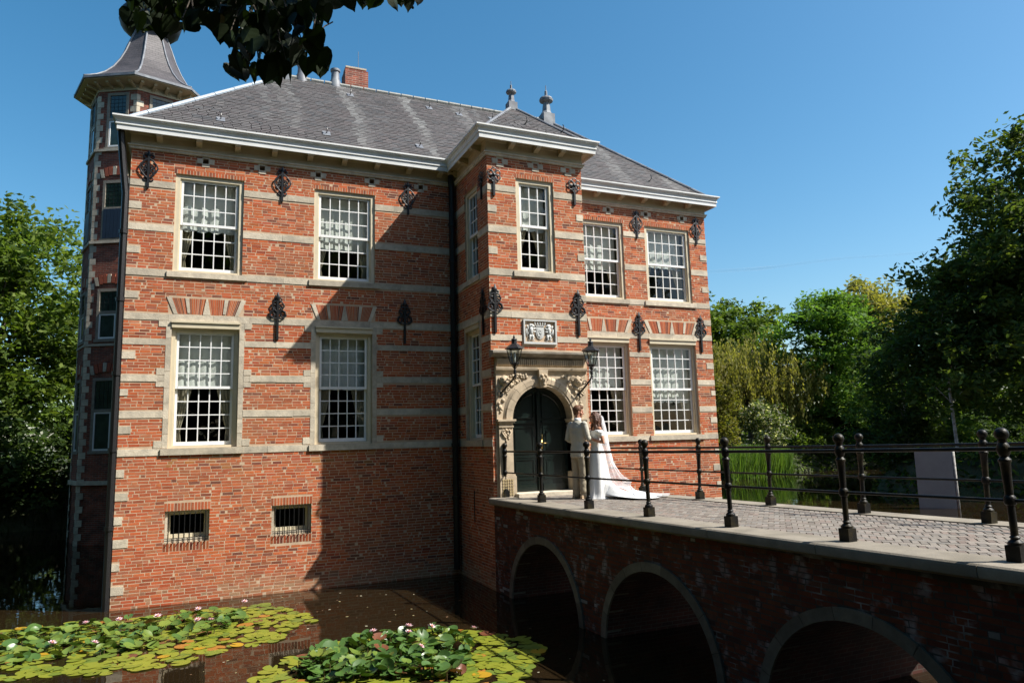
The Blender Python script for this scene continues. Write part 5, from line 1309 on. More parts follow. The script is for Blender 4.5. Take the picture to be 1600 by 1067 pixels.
# reeds on the far bank
rng = np.random.default_rng(5); n = 9000; t = rng.random(n); ex = 33.2 + t * 7.2; ey = 21.6 + t * 2.0 + rng.uniform(-.3, 2.0, n)
base = np.stack([ex, ey, np.full(n, WZ)], -1); hgt = rng.uniform(1.3, 2.3, n) * (1 - .25 * np.abs(t - .4)); ln = rng.normal(size=(n, 2)) * .16
w = .03; tip = base + np.stack([ln[:, 0] * hgt, ln[:, 1] * hgt, hgt], -1); sd_ = rng.normal(size=(n, 3)); sd_[:, 2] = 0; sd_ /= np.linalg.norm(sd_, axis=1, keepdims=True)
V = np.stack([base - sd_ * w, base + sd_ * w, tip + sd_ * .006, tip - sd_ * .006], 1); pal = np.array([(.13, .22, .04), (.10, .19, .035), (.16, .24, .06)])
tag(link('reeds', mesh_from_quads('reeds', V, pal[rng.integers(0, 3, n)] * rng.uniform(.7, 1.3, (n, 1)), leafmat('reed_leaf', .35))), 'bright green reeds along the far bank beside the castle corner', 'reeds', kind='stuff')
rng = np.random.default_rng(6); n = 16000; xx = rng.uniform(-16, 3, n); yy = rng.uniform(16.8, 20, n); d = sdist(xx, yy); k = d > -.1; xx, yy = xx[k], yy[k]; n = len(xx); base = np.stack([xx, yy, gheight(xx, yy) - .05], -1); hgt = rng.uniform(.15, .4, n); ln = rng.normal(size=(n, 2)) * .3; tip = base + np.stack([ln[:, 0] * hgt, ln[:, 1] * hgt, hgt], -1); sd_ = rng.normal(size=(n, 3)); sd_[:, 2] = 0; sd_ /= np.linalg.norm(sd_, axis=1, keepdims=True)
V = np.stack([base - sd_ * .02, base + sd_ * .02, tip + sd_ * .004, tip - sd_ * .004], 1); tag(link('bank_grass', mesh_from_quads('bank_grass', V, np.array([(.035, .055, .014)]) * rng.uniform(.6, 1.3, (n, 1)), m_leaf)), 'rough grass along the left bank of the moat', 'grass', kind='stuff')
rng = np.random.default_rng(8); n = 60000; xx = rng.uniform(29, 66, n); yy = rng.uniform(-8, 34, n); d = sdist(xx, yy); k = (d > -.35) & (d < 4.5); xx, yy = xx[k], yy[k]; n = len(xx); P = np.stack([xx, yy, gheight(xx, yy) + rng.uniform(0, .35, n)], -1); V = leaf_quads(P, .26, rng)
pal = np.array(DK + GR[:2]); tag(link('ground_cover', mesh_from_quads('ground_cover', V, pal[rng.integers(0, 6, n)] * rng.uniform(.6, 1.2, (n, 1)), m_leaf)), 'low leafy ground cover on the banks of the right pond', 'ground cover', kind='stuff')
# pale panel standing in the pond
pn = tag(empty('pond_panel', (27.3, 2.9, WZ)), 'tall pale grey panel standing upright in the dark pond on the right', 'panel')
a_, c_ = Vector((26.95, 3.44)), Vector((27.62, 2.4)); b = MB(); nrm = Vector((-(c_ - a_).y, (c_ - a_).x)).normalized() * .06
def pq(p, z): return (p.x, p.y, z)
b.hexa([pq(a_ - nrm, WZ - .5), pq(c_ - nrm, WZ - .5), pq(c_ + nrm, WZ - .5), pq(a_ + nrm, WZ - .5), pq(a_ - nrm, WZ + 2.15), pq(c_ - nrm, WZ + 2.15), pq(c_ + nrm, WZ + 2.15), pq(a_ + nrm, WZ + 2.15)])
adopt(b.build('board', mat('pale_panel', (.27, .275, .26), .7, var=.12, vscale=2)), pn)
b = MB(); c2 = c_ + (c_ - a_).normalized() * .05; b.tube([(c2.x, c2.y, WZ - .5), (c2.x, c2.y, WZ + 2.15)], .05, 8); adopt(b.build('edge_post', m_pale, smooth=True), pn)

import mathutils
# ------------------------------------------------------------------ water lilies
m_pad = leafmat('lily_pad', .12, .34, .5)
rl = random.Random(9)
def lily_leaf(kind, seed):
    r = random.Random(seed); b = MB(); n = 15
    pal = {'flat': [(.19, .225, .025), (.22, .24, .026), (.16, .21, .03), (.25, .25, .028), (.13, .18, .03)], 'orange': [(.42, .25, .02), (.36, .16, .03), (.45, .3, .03)], 'upy': [(.12, .175, .03), (.15, .19, .03), (.09, .15, .03)], 'up': [(.06, .12, .024), (.075, .145, .028), (.065, .13, .03), (.12, .18, .03)], 'brown': [(.16, .06, .03), (.2, .1, .04)]}[kind]
    b.col = r.choice(pal); c = b.P((0, 0, .0)); rim = []; mid = []; notch = .28
    cup = {'flat': .004, 'orange': .006, 'up': r.uniform(.02, .05), 'upy': r.uniform(.02, .05), 'brown': .02}[kind]; fold = r.uniform(.0, .05) if kind in ('up', 'upy', 'brown') else 0
    for k in range(n):
        a = notch + (2 * PI - 2 * notch) * k / (n - 1); w = 1 + r.uniform(-.03, .03); x, y = math.cos(a) * w, math.sin(a) * w
        mid.append(b.P((x * .55, y * .55, (cup * .4 + fold * abs(y) * .5)))); rim.append(b.P((x, y, cup + fold * abs(y) * 1.6 + r.uniform(-.012, .02) * (1 if kind in ('up', 'upy', 'brown') else .35))))
    for k in range(n - 1): b.F([c, mid[k], mid[k + 1]]); b.F([mid[k], rim[k], rim[k + 1], mid[k + 1]])
    return b.mesh('leaf', m_pad, smooth=True)
LM = {k: [lily_leaf(k, 100 + i * 7 + j * 31) for i in range(m)] for j, (k, m) in enumerate((('flat', 8), ('orange', 4), ('up', 12), ('brown', 3), ('upy', 8)))}
m_petal = mat('pink_petal', attr=True, rough=.6, var=.08)
def lily_flower(seed):
    r = random.Random(seed); b = MB()
    for ring_, (cnt, L, el, c) in enumerate(((8, .062, .35, (.75, .60, .62)), (7, .055, .75, (.72, .45, .52)), (6, .04, 1.15, (.70, .36, .44)))):
        for k in range(cnt):
            a = 2 * PI * k / cnt + ring_ * .4 + r.uniform(-.1, .1); b.col = c
            u = Vector((math.cos(a) * math.cos(el), math.sin(a) * math.cos(el), math.sin(el))); s = Vector((-math.sin(a), math.cos(a), 0))
            p0 = Vector((0, 0, .01)); b.poly([p0, p0 + u * L * .5 - s * .014, p0 + u * L, p0 + u * L * .5 + s * .014])
    b.col = (.7, .5, .05); b.ball((0, 0, .028), .014, 6, 4); return b.mesh('flower', m_petal)
FM = [lily_flower(i) for i in range(4)]
m_stem = mat('lily_stem', (.10, .07, .03), .6)
def inpoly(x, y, poly):
    ins = False; n = len(poly)
    for i in range(n):
        a, c = poly[i], poly[(i + 1) % n]
        if (a[1] > y) != (c[1] > y) and x < a[0] + (y - a[1]) / (c[1] - a[1]) * (c[0] - a[0]): ins = not ins
    return ins
def lily_patch(name, label, poly, core, nup, nflat, flowers, hmax, tilt, yel=.15):
    x0, x1 = min(p[0] for p in poly), max(p[0] for p in poly); y0, y1 = min(p[1] for p in poly), max(p[1] for p in poly)
    T = tag(empty(name, ((x0 + x1) / 2, (y0 + y1) / 2, WZ)), label, 'water lilies'); got = []
    for up, n, sp in ((False, nflat, .38), (True, nup, .24)):
        cnt = tries = 0
        while cnt < n and tries < 40000:
            tries += 1; x, y = rl.uniform(x0, x1), rl.uniform(y0, y1)
            if not inpoly(x, y, core if up else poly): continue
            r = rl.uniform(.07, .112) if up else rl.uniform(.08, .14)
            if any((x - a[0]) ** 2 + (y - a[1]) ** 2 < ((r + a[2]) * sp) ** 2 for a in got if a[3] == up): continue
            cnt += 1; kd = (('upy' if rl.random() < yel else 'up') if rl.random() < .97 else 'brown') if up else ('flat' if rl.random() < .92 else ('orange' if rl.random() < .75 else 'brown'))
            h = rl.uniform(.02, hmax) if up else rl.uniform(.004, .02)
            rot = (rl.gauss(0, tilt), rl.gauss(0, tilt), rl.uniform(0, 6.28)) if up else (rl.gauss(0, .03), rl.gauss(0, .03), rl.uniform(0, 6.28))
            got.append((x, y, r, up, rl.choice(LM[kd]), h, rot))
    got.sort(key=lambda a: (a[0] - CAM.x) ** 2 + (a[1] - CAM.y) ** 2 - 400 * a[2] ** 2)
    V, F, Cc = [], [], []
    for i, (x, y, r, up, me, h, rot) in enumerate(got):
        sc_ = (r, r, r * (3.0 if up else 1.0))
        if i < 300:
            o = link('leaf', me, None, (x, y, WZ + h)); o.scale = sc_; o.rotation_euler = rot; adopt(o, T)
        else:
            mw = Matrix.LocRotScale(Vector((x, y, WZ + h)), mathutils.Euler(rot), Vector(sc_)); k = len(V); V += [tuple(mw @ v.co) for v in me.vertices]; F += [tuple(k + q for q in p.vertices) for p in me.polygons]; col = tuple(me.color_attributes['Col'].data[0].color)[:3]; Cc += [col] * len(me.polygons)
    if F:
        b = MB(); b.v = V; b.f = F; b.c = Cc; b.m = [0] * len(F); tag(adopt(b.build('leaves', m_pad, smooth=True), T), kind='stuff')
    b = MB()
    for a in got:
        if a[3]: b.tube([(a[0], a[1], WZ - .05), (a[0], a[1], WZ + a[5])], .006, 4)
    tag(adopt(b.build('stems', m_stem), T), kind='stuff')
    for i, (x, y) in enumerate(flowers):
        o = link('flower', FM[i % 4], None, (x, y, WZ + hmax + .01)); s = rl.uniform(1.0, 1.3); o.scale = (s, s, s); o.rotation_euler = (rl.uniform(-.3, .3), rl.uniform(-.3, .3), rl.uniform(0, 6)); adopt(o, T)
lily_patch('water_lily_patch', 'broad patch of yellow green water lilies before the sunlit castle wall', [(-2.6, -.75), (-.5, -.7), (.3, -.95), (1.3, -1.05), (2.0, -.85), (2.7, -.95), (3.0, -1.5), (3.35, -2.3), (3.45, -2.75), (2.95, -3.1), (2.8, -3.75), (2.0, -4.0), (1.3, -4.4), (.3, -4.35), (-.9, -4.0), (-2.6, -3.5)],
           [(-2.6, -.9), (.4, -1.2), (1.4, -1.25), (2.2, -1.25), (2.35, -2.2), (1.7, -3.0), (.6, -3.4), (-2.6, -3.3)], 400, 600, [(.3, -1.5), (1.55, -1.35), (2.35, -1.15), (1.55, -2.25), (1.75, -2.4), (-.5, -2.7), (.9, -1.6), (.1, -3.0), (-.2, -1.5)], .10, .30, .6)
lily_patch('water_lily_patch', 'dense mound of dark green water lilies in front of the bridge arch', [(2.2, -5.7), (2.45, -5.2), (2.9, -4.75), (3.5, -4.4), (4.3, -4.2), (5.2, -4.45), (5.9, -5.0), (6.2, -5.6), (6.1, -6.2), (5.75, -6.8), (5.2, -7.4), (4.2, -7.2), (3.0, -6.6)],
           [(2.75, -5.6), (3.1, -5.0), (3.7, -4.65), (4.4, -4.5), (5.0, -4.75), (5.25, -5.3), (5.1, -6.2), (4.6, -6.9), (3.6, -6.4), (2.9, -6.2)], 400, 360, [(4.0, -4.75), (4.55, -4.75), (4.85, -4.95), (5.4, -5.35), (4.45, -5.1), (4.4, -5.9)], .17, .38)
b = MB(); rr = random.Random(3)
for i in range(170):
    x, y = rr.uniform(-2, 7), rr.uniform(-8, -.2)
    if x > 6.6: continue
    s = rr.uniform(.008, .022); a = rr.uniform(0, 6); b.col = rr.choice([(.3, .25, .12), (.18, .1, .05), (.4, .36, .25)]); b.poly([(x + s * math.cos(a + k * 1.57) * (1.6 if k % 2 else 1), y + s * math.sin(a + k * 1.57) * (1.6 if k % 2 else 1), WZ + .004) for k in range(4)])
tag(b.build('floating_debris', mat('debris', attr=True, rough=.9)), 'small fallen leaves and petals drifting on the dark water', 'debris', kind='stuff')

# ------------------------------------------------------------------ linden bough over the camera
lt = tag(empty('linden_tree', (6.2, -21.5, -1.5)), 'linden tree whose dark leafy bough hangs into the top of the view', 'tree')
rng = np.random.default_rng(21); C = []
while len(C) < 300:
    c = rng.uniform((-1.5, -24, 2.6), (10.5, -14.6, 9.5)); q = (c - np.array((4.6, -19.2, 6))) / np.array((5.8, 5.2, 3.6))
    d = Vector(c) - CAM; dep = d.dot(_f)
    if q @ q < 1 and not (dep > 0 and abs(d.dot(_r) / dep) < .86 and d.dot(_u) / dep < .62): C.append(c)
C = np.array(C); off = rng.normal(size=(len(C), 45, 3)); off *= .5 / np.linalg.norm(off, axis=2, keepdims=True) * rng.random((len(C), 45, 1)) ** .4; P = (C[:, None] + off).reshape(-1, 3)
V = leaf_quads(P, .14, rng, elong=1.2); pal = np.array(GR)
o = link('crown', mesh_from_quads('crown', V, pal[rng.integers(0, 4, len(P))], m_leaf)); tag(adopt(o, lt), kind='stuff')
b = MB(); b.tube([(6.2, -21.5, -1.8), (6.15, -21.4, -.5), (6, -21.2, 2), (5.6, -20.6, 5), (5, -20, 8.5)], [.42, .32, .28, .2, .06], 10)
def at(u, v, dep): return CAM + (((u - 800) / 1109.86) * _r + (-(v - 533.5) / 1109.86) * _u + _f) * dep
bough = [Vector((5.9, -21.0, 2.6)), Vector((4.2, -18, 4.0)), Vector((2.4, -15.2, 3.6)), at(520, -170, 3.8), at(430, -60, 3.75), at(330, -20, 3.6), at(230, 0, 3.5)]
b.tube(bough, [.1, .075, .05, .03, .018, .011, .006], 7)
adopt(b.build('trunk', m_bark, smooth=True), lt)
m_lin = leafmat('linden_leaf', .22, .5, .3)
def linden_leaf(seed):
    r = random.Random(seed); b = MB(); b.col = r.choice([(.014, .026, .007), (.018, .032, .008), (.012, .022, .007)])
    out = [(0, 0), (.22, -.12), (.42, -.08), (.53, .15), (.47, .42), (.3, .68), (.1, .88), (.0, 1.05), (-.1, .88), (-.32, .66), (-.5, .38), (-.52, .1), (-.38, -.1), (-.2, -.1)]
    f = r.uniform(.1, .3); ids = [b.P((x, f * abs(x) + .1 * math.sin(y * 3 + seed) * .3, -y)) for x, y in out]; c = [b.P((0, .0, -y)) for y in (.15, .45, .75)]
    b.F([ids[0], ids[1], ids[2], c[0]]); b.F([c[0], ids[2], ids[3], c[1]]); b.F([ids[3], ids[4], c[1]]); b.F([c[1], ids[4], ids[5], c[2]]); b.F([c[2], ids[5], ids[6], ids[7]])
    b.F([ids[0], c[0], ids[12], ids[13]]); b.F([c[0], c[1], ids[11], ids[12]]); b.F([c[1], ids[10], ids[11]]); b.F([c[1], c[2], ids[9], ids[10]]); b.F([c[2], ids[7], ids[8], ids[9]])
    return b.mesh('leaf', m_lin)
LL = [linden_leaf(i) for i in range(8)]
MASS = [(192, -30), (196, 40), (212, 55), (245, 42), (262, 52), (300, 48), (335, 42), (348, 70), (365, 85), (352, 108), (372, 120), (386, 132), (412, 112), (430, 138), (446, 120), (452, 92), (482, 104), (502, 118), (508, 92), (494, 62), (512, 40), (505, 10), (520, -30)]
STRIP = [(520, -30), (520, 8), (545, 6), (600, 3), (625, 12), (655, 12), (660, -6), (650, -30)]
tw = MB(); placed = []
rz = random.Random(4); tries = 0
while len(placed) < 285 and tries < 30000:
    tries += 1; st = rz.random() < .1
    u, v = (rz.uniform(515, 655), rz.uniform(-28, 10)) if st else (rz.uniform(190, 520), rz.uniform(-28, 138))
    if not inpoly(u, v, STRIP if st else MASS): continue
    if any((u - a) ** 2 + (v - c) ** 2 < 11 ** 2 for a, c in placed) and rz.random() < .85: continue
    placed.append((u, v)); P = at(u, v - 12, rz.uniform(3.35, 4.0)); o = link('leaf', rz.choice(LL), None, P); s = rz.uniform(.07, .105); o.scale = (s, s, s)
    o.rotation_euler = (rz.gauss(.25, .45), rz.gauss(0, .45), rz.gauss(-.4, .7)); adopt(o, lt)
    if rz.random() < .45:
        Q = at(min(max(u + rz.uniform(-40, 40), 210), 520), v - rz.uniform(35, 70), 3.7); tw.tube([P, (P + Q) / 2 + Vector((0, 0, .02)), Q], .0035, 4)
tag(adopt(tw.build('twigs', m_bark), lt), kind='stuff')
fr = MB()
for i in range(26):
    u, v = rz.choice(placed); P = at(u + rz.uniform(-8, 8), v + rz.uniform(0, 10), 3.6); fr.ball(tuple(P), .008, 6, 4)
tag(adopt(fr.build('linden_fruits', mat('linden_fruit', (.05, .06, .03), .8), smooth=True), lt), kind='stuff')

# ------------------------------------------------------------------ unseen trees added behind and left of the viewpoint to block sky light
rng = np.random.default_rng(91); P = []
for (x, y, h, r) in [(-16, -10, 8, 4.6), (-15.5, -3, 8.6, 4.6), (-16, 4, 8.2, 4.6), (-18, 10, 8, 4.4), (-14, -18, 8.5, 5), (-9, -23.5, 8.5, 5), (-2.5, -25.5, 9, 5), (4.5, -27, 9, 5.2), (12, -27.5, 9, 5), (19.5, -29, 9, 5.4), (28, -30, 9, 5.5), (-22, -14, 9, 5), (-23, -1, 9, 5), (-23, 8, 9, 5), (-6, -30, 11, 6), (7, -33, 11, 6), (-17, -25, 11, 6)]:
    for k in range(230):
        d = rng.normal(size=3); d /= np.linalg.norm(d); P.append(np.array((x, y, h - 1.0)) + d * (r, r, h + 1.5) * rng.uniform(.5, 1) + rng.normal(size=(14, 3)) * .75)
P = np.concatenate(P); P = P[P[:, 2] > -1.5]; V = leaf_quads(P, .75, rng); pal = np.array(DK)
tag(link('sky_blocking_trees', mesh_from_quads('sky_blocking_trees', V, pal[rng.integers(0, 4, len(P))], m_leaf)), 'unseen mass of trees added around the viewpoint to deepen the shade', 'woodland', kind='stuff')

# thin vapour trail high over the right hand trees
def trailmat():
    m, N, L, b = nodes('vapour_trail'); b.inputs['Base Color'].default_value = (.9, .9, .9, 1); b.inputs['Roughness'].default_value = 1
    t = N.new('ShaderNodeBsdfTransparent'); mx = N.new('ShaderNodeMixShader'); tc = N.new('ShaderNodeTexCoord'); nz = N.new('ShaderNodeTexNoise'); nz.inputs['Scale'].default_value = .012; nz.inputs['Detail'].default_value = 4; L.new(tc.outputs['Object'], nz.inputs['Vector'])
    mr = N.new('ShaderNodeMapRange'); mr.inputs[1].default_value = .3; mr.inputs[2].default_value = .75; mr.inputs[3].default_value = .01; mr.inputs[4].default_value = .09; L.new(nz.outputs[0], mr.inputs[0])
    L.new(mr.outputs[0], mx.inputs[0]); L.new(t.outputs[0], mx.inputs[1]); L.new(b.outputs[0], mx.inputs[2]); L.new(mx.outputs[0], N['Material Output'].inputs[0]); return m
b = MB(); p0, p1 = at(1060, 431, 2300.0), at(1460, 391, 1900.0); b.tube([p0.lerp(p1, k / 12) + Vector((0, 0, 3 * math.sin(k))) for k in range(13)], [3 + .25 * (12 - k) for k in range(13)], 8)
tag(b.build('vapour_trail', trailmat(), smooth=True), 'faint white vapour trail crossing the blue sky on the right', 'vapour trail', kind='stuff')
# ================================================================== the couple on the bridge
def remesh(b, vox, name, m, smooth_it=2):
    me0 = b.mesh('tmp', m); o = link('tmp', me0)
    md = o.modifiers.new('r', 'REMESH'); md.mode = 'VOXEL'; md.voxel_size = vox; md.use_smooth_shade = True
    if smooth_it: ms = o.modifiers.new('s', 'SMOOTH'); ms.factor = .5; ms.iterations = smooth_it
    dg = bpy.context.evaluated_depsgraph_get(); me = bpy.data.meshes.new_from_object(o.evaluated_get(dg)); bpy.data.objects.remove(o)
    me.name = name; me.materials.clear(); me.materials.append(m); me.polygons.foreach_set('use_smooth', [True] * len(me.polygons)); me.update(); return me
def loft(b, rings, n=20):
    """rings: (cx, cy, z, rx, ry)"""
    R = [[b.P((cx + rx * math.cos(2 * PI * k / n), cy + ry * math.sin(2 * PI * k / n), z)) for k in range(n)] for cx, cy, z, rx, ry in rings]
    for a, c in zip(R, R[1:]):
        for k in range(n): b.F([a[k], a[(k + 1) % n], c[(k + 1) % n], c[k]])
    b.F(R[0][::-1]); b.F(R[-1])
def limb(b, pts, rad, n=10):
    """smooth tapered limb with rounded ends"""
    P = [Vector(p) for p in pts]; Q = []; Rr = []
    for i in range(len(P) - 1):
        for k in range(4): t = k / 4; Q.append(P[i].lerp(P[i + 1], t)); Rr.append(rad[i] + (rad[i + 1] - rad[i]) * t)
    Q.append(P[-1]); Rr.append(rad[-1])
    b.tube(Q, Rr, n); b.ball(tuple(P[0]), rad[0], 10, 7); b.ball(tuple(P[-1]), rad[-1], 10, 7)
def head(b, c, yaw, pitch=0.0, s=1.0):
    """skull with jaw, brow, nose, lips, ears; faces +y before turning"""
    cy, sy = math.cos(yaw), math.sin(yaw)
    def T(x, y, z):
        y, z = y * math.cos(pitch) - z * math.sin(pitch), y * math.sin(pitch) + z * math.cos(pitch)
        return (c[0] + s * (x * cy - y * sy), c[1] + s * (x * sy + y * cy), c[2] + s * z)
    old = b.tf; base = old
    b.tf = lambda x, y, z: (base(*T(x, y, z)) if base else T(x, y, z))
    b.ball((0, -.012, .03), .088, 16, 12, (.86, 1.05, 1.0)); b.ball((0, .03, -.04), .062, 14, 10, (.9, .9, 1.15)); b.ball((0, .062, -.085), .026, 10, 8, (1.1, .8, .8))
    b.tube([(0, .085, .015), (0, .105, -.018), (0, .095, -.03)], [.008, .014, .01], 8); b.ball((0, .077, .028), .03, 10, 6, (1.7, .5, .45))
    b.ball((0, .086, -.052), .013, 8, 6, (1.6, .7, .55)); b.ball((0, .083, -.064), .013, 8, 6, (1.4, .7, .6))
    for sg in (-1, 1): b.ball((sg * .079, -.008, -.005), .022, 8, 7, (.4, .8, 1.35)); b.ball((sg * .045, .052, -.02), .028, 8, 6)
    b.tf = old; return T
def hand(b, w, d, up, side, s=1.0, curl=.6):
    """wrist w, pointing d; palm plus five bent fingers"""
    w, d, up = Vector(w), Vector(d).normalized(), Vector(up); r = d.cross(up).normalized() * side; up = r.cross(d).normalized() * side
    pc = w + d * .05 * s; 
    limb(b, [w - d * .02, w + d * .03 * s, w + d * .075 * s], [.024 * s, .03 * s, .028 * s], 8)
    for q in (-1, 1): limb(b, [w + d * .025 * s + r * .016 * q * s, w + d * .08 * s + r * .024 * q * s], [.018 * s, .014 * s], 7)
    for i, L in enumerate((.068, .078, .072, .055)):
        a = w + d * .085 * s + r * (.03 - .02 * i) * s; m = a + (d * math.cos(curl * .5) - up * math.sin(curl * .5)) * L * .5 * s; e = m + (d * math.cos(curl * 1.3) - up * math.sin(curl * 1.3)) * L * .5 * s
        limb(b, [a, m, e], [.0098 * s, .009 * s, .0075 * s], 7)
    a = w + d * .03 * s + r * .026 * s; m = a + (d * .6 + r * .75).normalized() * .035 * s; e = m + (d * .9 + r * .15 - up * .3).normalized() * .03 * s; limb(b, [a, m, e], [.013 * s, .011 * s, .009 * s], 7)
m_skin = mat('skin', (.46, .22, .14), .5, var=.08, vscale=12, spec=.35)
m_skin2 = mat('tanned_skin', (.42, .20, .115), .5, var=.08, vscale=12, spec=.35)
m_suit = mat('sand_linen_suit', (.44, .42, .35), .85, var=.1, vscale=9, bump=.5, bscale=14, bdist=.012, spec=.15)
m_trous = mat('sand_linen_trousers', (.36, .31, .225), .85, var=.1, vscale=9, bump=.6, bscale=12, bdist=.014, spec=.15)
m_shirt = mat('white_shirt', (.78, .78, .76), .7, var=.03)
m_hairb = mat('short_fair_hair', (.13, .055, .022), .6, var=.35, vscale=40, bump=.8, bscale=90)
m_hairg = mat('brown_hair', (.075, .03, .014), .5, var=.4, vscale=35, bump=.8, bscale=70)
m_shoe = mat('tan_leather', (.42, .29, .17), .5, var=.1)
m_dress = mat('white_satin', (.80, .80, .78), .45, var=.03, vscale=3, bump=.12, bscale=6, bdist=.02, spec=.35)
def veilmat():
    m, N, L, b = nodes('white_veil'); b.inputs['Base Color'].default_value = (.85, .86, .88, 1); b.inputs['Roughness'].default_value = .8
    t = N.new('ShaderNodeBsdfTransparent'); tl = N.new('ShaderNodeBsdfTranslucent'); tl.inputs[0].default_value = (.85, .86, .88, 1)
    m1 = N.new('ShaderNodeMixShader'); m1.inputs[0].default_value = .4; L.new(b.outputs[0], m1.inputs[1]); L.new(tl.outputs[0], m1.inputs[2])
    m2 = N.new('ShaderNodeMixShader'); m2.inputs[0].default_value = .5; L.new(t.outputs[0], m2.inputs[1]); L.new(m1.outputs[0], m2.inputs[2]); L.new(m2.outputs[0], N['Material Output'].inputs[0]); return m
def placer(x, y, z, ang):      # local +y = facing direction at angle ang from world +x
    c, s = math.cos(ang - PI / 2), math.sin(ang - PI / 2)
    return lambda a, b_, h: (x + a * c - b_ * s, y + a * s + b_ * c, z + h)
# ---- groom
GX, GY = 8.37, -3.46; gz = dz(GY) + .003
tg = placer(GX, GY, gz, math.radians(16))
G = tag(empty('person', (GX, GY, gz)), 'man in a sand coloured suit, back to the camera, facing the bride', 'person')
LA = [(-.19, -.01, 1.44), (-.255, -.05, 1.16), (-.17, .17, 1.05)]; RA = [(.19, -.01, 1.44), (.265, .02, 1.16), (.13, .27, 1.18)]
b = MB(tg); hc = (.0, .035, 1.685)
Tg = head(b, hc, -.62, -.14); limb(b, [(0, -.015, 1.47), (0, .0, 1.55), (.0, .02, 1.64)], [.062, .058, .056])
loft(b, [(0, 0, .9, .155, .11), (0, 0, 1.08, .15, .1), (0, .0, 1.3, .18, .115), (0, 0, 1.42, .16, .09), (0, 0, 1.5, .07, .06)])
for A in (LA, RA): limb(b, A, [.05, .042, .032])
for sg in (-1, 1): limb(b, [(sg * .09, 0, .92), (sg * .1, .01, .5), (sg * .105, -.01, .09), (sg * .11, .08, .045)], [.085, .055, .045, .035])
hand(b, LA[2], (.4, .9, .1), (0, 0, 1), 1, 1.0, .7); hand(b, RA[2], (-.3, .9, .25), (0, 0, 1), -1, 1.0, .6)
adopt(link('body', remesh(b, .0075, 'body', m_skin, 1)), G)
b = MB(tg)
loft(b, [(0, -.005, .80, .185, .14), (0, -.005, .9, .182, .14), (0, -.0, 1.08, .165, .125), (0, 0, 1.25, .188, .135), (0, -.005, 1.38, .2, .125), (0, -.01, 1.455, .165, .095), (0, -.012, 1.505, .095, .078)])
for A in (LA, RA): limb(b, [A[0], A[1], Vector(A[1]).lerp(Vector(A[2]), .88)], [.068, .055, .043])
jk = remesh(b, .013, 'suit_jacket', m_suit, 3)
rj = random.Random(8)
import mathutils
for v in jk.vertices:     # soft folds
    p = v.co; v.co = p + v.normal * (.0075 * mathutils.noise.noise(Vector((p.x * 9, p.y * 9, p.z * 13))) + .004 * mathutils.noise.noise(p * 30))
adopt(link('suit_jacket', jk), G)
b = MB(tg)
loft(b, [(0, 0, .78, .165, .12), (0, 0, .88, .178, .125), (0, 0, .98, .165, .115)])
for sg in (-1, 1): limb(b, [(sg * .088, -.005, .86), (sg * .1, .012, .5), (sg * .105, -.005, .2), (sg * .108, .01, .07)], [.098, .082, .076, .078], 14)
tr = remesh(b, .012, 'trousers', m_trous, 2)
for v in tr.vertices:
    p = v.co; v.co = p + v.normal * (.009 * mathutils.noise.noise(Vector((p.x * 10, p.y * 10, p.z * 16))) + .004 * mathutils.noise.noise(p * 28))
adopt(link('trousers', tr), G)
for sg in (-1, 1):
    b = MB(tg); limb(b, [(sg * .108, -.06, .045), (sg * .113, .06, .045), (sg * .12, .15, .035)], [.04, .045, .035], 10); b.box(sg * .11 - .04, -.1, .0, sg * .11 + .045, .18, .02); adopt(link('shoe', remesh(b, .01, 'shoe', m_shoe, 2)), G)
b = MB(tg); loft(b, [(0, -.006, 1.5, .085, .075), (0, .0, 1.545, .068, .066), (0, .004, 1.572, .064, .064)]); adopt(b.build('shirt_collar', m_shirt, smooth=True), G)
b = MB(tg); b0 = b.tf; b.tf = lambda x, y, z: b0(*Tg(x, y, z))
b.ball((0, -.022, .05), .093, 16, 12, (.9, 1.05, .98)); b.ball((0, .035, .1), .055, 12, 8, (1.25, 1, .6)); b.ball((0, -.06, .0), .06, 12, 8, (1.15, .7, 1.1))
hm_ = remesh(b, .008, 'hair', m_hairb, 1)
# trim the hair away from the face
bm = bmesh.new(); bm.from_mesh(hm_); inv = []
fwd = (Vector(b0(*Tg(0, 1, 0))) - Vector(b0(*Tg(0, 0, 0)))).normalized(); hc_w = Vector(b0(*hc))
kill = [v for v in bm.verts if ((v.co - hc_w).dot(fwd) > .045 and v.co.z < hc_w.z + .07) or v.co.z < hc_w.z - .055]
bmesh.ops.delete(bm, geom=kill, context='VERTS'); bm.to_mesh(hm_); bm.free()
for v in hm_.vertices: v.co += v.normal * (.006 * mathutils.noise.noise(v.co * 45) + .003)
adopt(link('hair', hm_), G)
# ---- bride
BX, BY_ = 8.70, -3.60; bz = dz(BY_) + .003
tb = placer(BX, BY_, bz, math.radians(172))
Bd = tag(empty('person', (BX, BY_, bz)), 'woman in a white off shoulder wedding dress with long veil and train', 'person')
LA = [(-.165, -.005, 1.345), (-.22, -.06, 1.07), (-.09, .19, 1.17)]; RA = [(.165, -.005, 1.345), (.215, .02, 1.09), (.07, .24, 1.2)]
b = MB(tb); hc = (0, .03, 1.565)
Tb = head(b, hc, .0, .16, .95); limb(b, [(0, -.01, 1.37), (0, .0, 1.44), (0, .015, 1.52)], [.052, .047, .046])
loft(b, [(0, 0, .85, .16, .12), (0, 0, 1.0, .125, .095), (0, .01, 1.2, .14, .105), (0, 0, 1.32, .145, .08), (0, 0, 1.385, .09, .055), (0, 0, 1.41, .05, .045)])
for A in (LA, RA): limb(b, A, [.043, .034, .025])
for sg in (-1, 1): limb(b, [(sg * .085, 0, .85), (sg * .08, .01, .47), (sg * .07, 0, .1), (sg * .07, .08, .05)], [.085, .055, .038, .03])
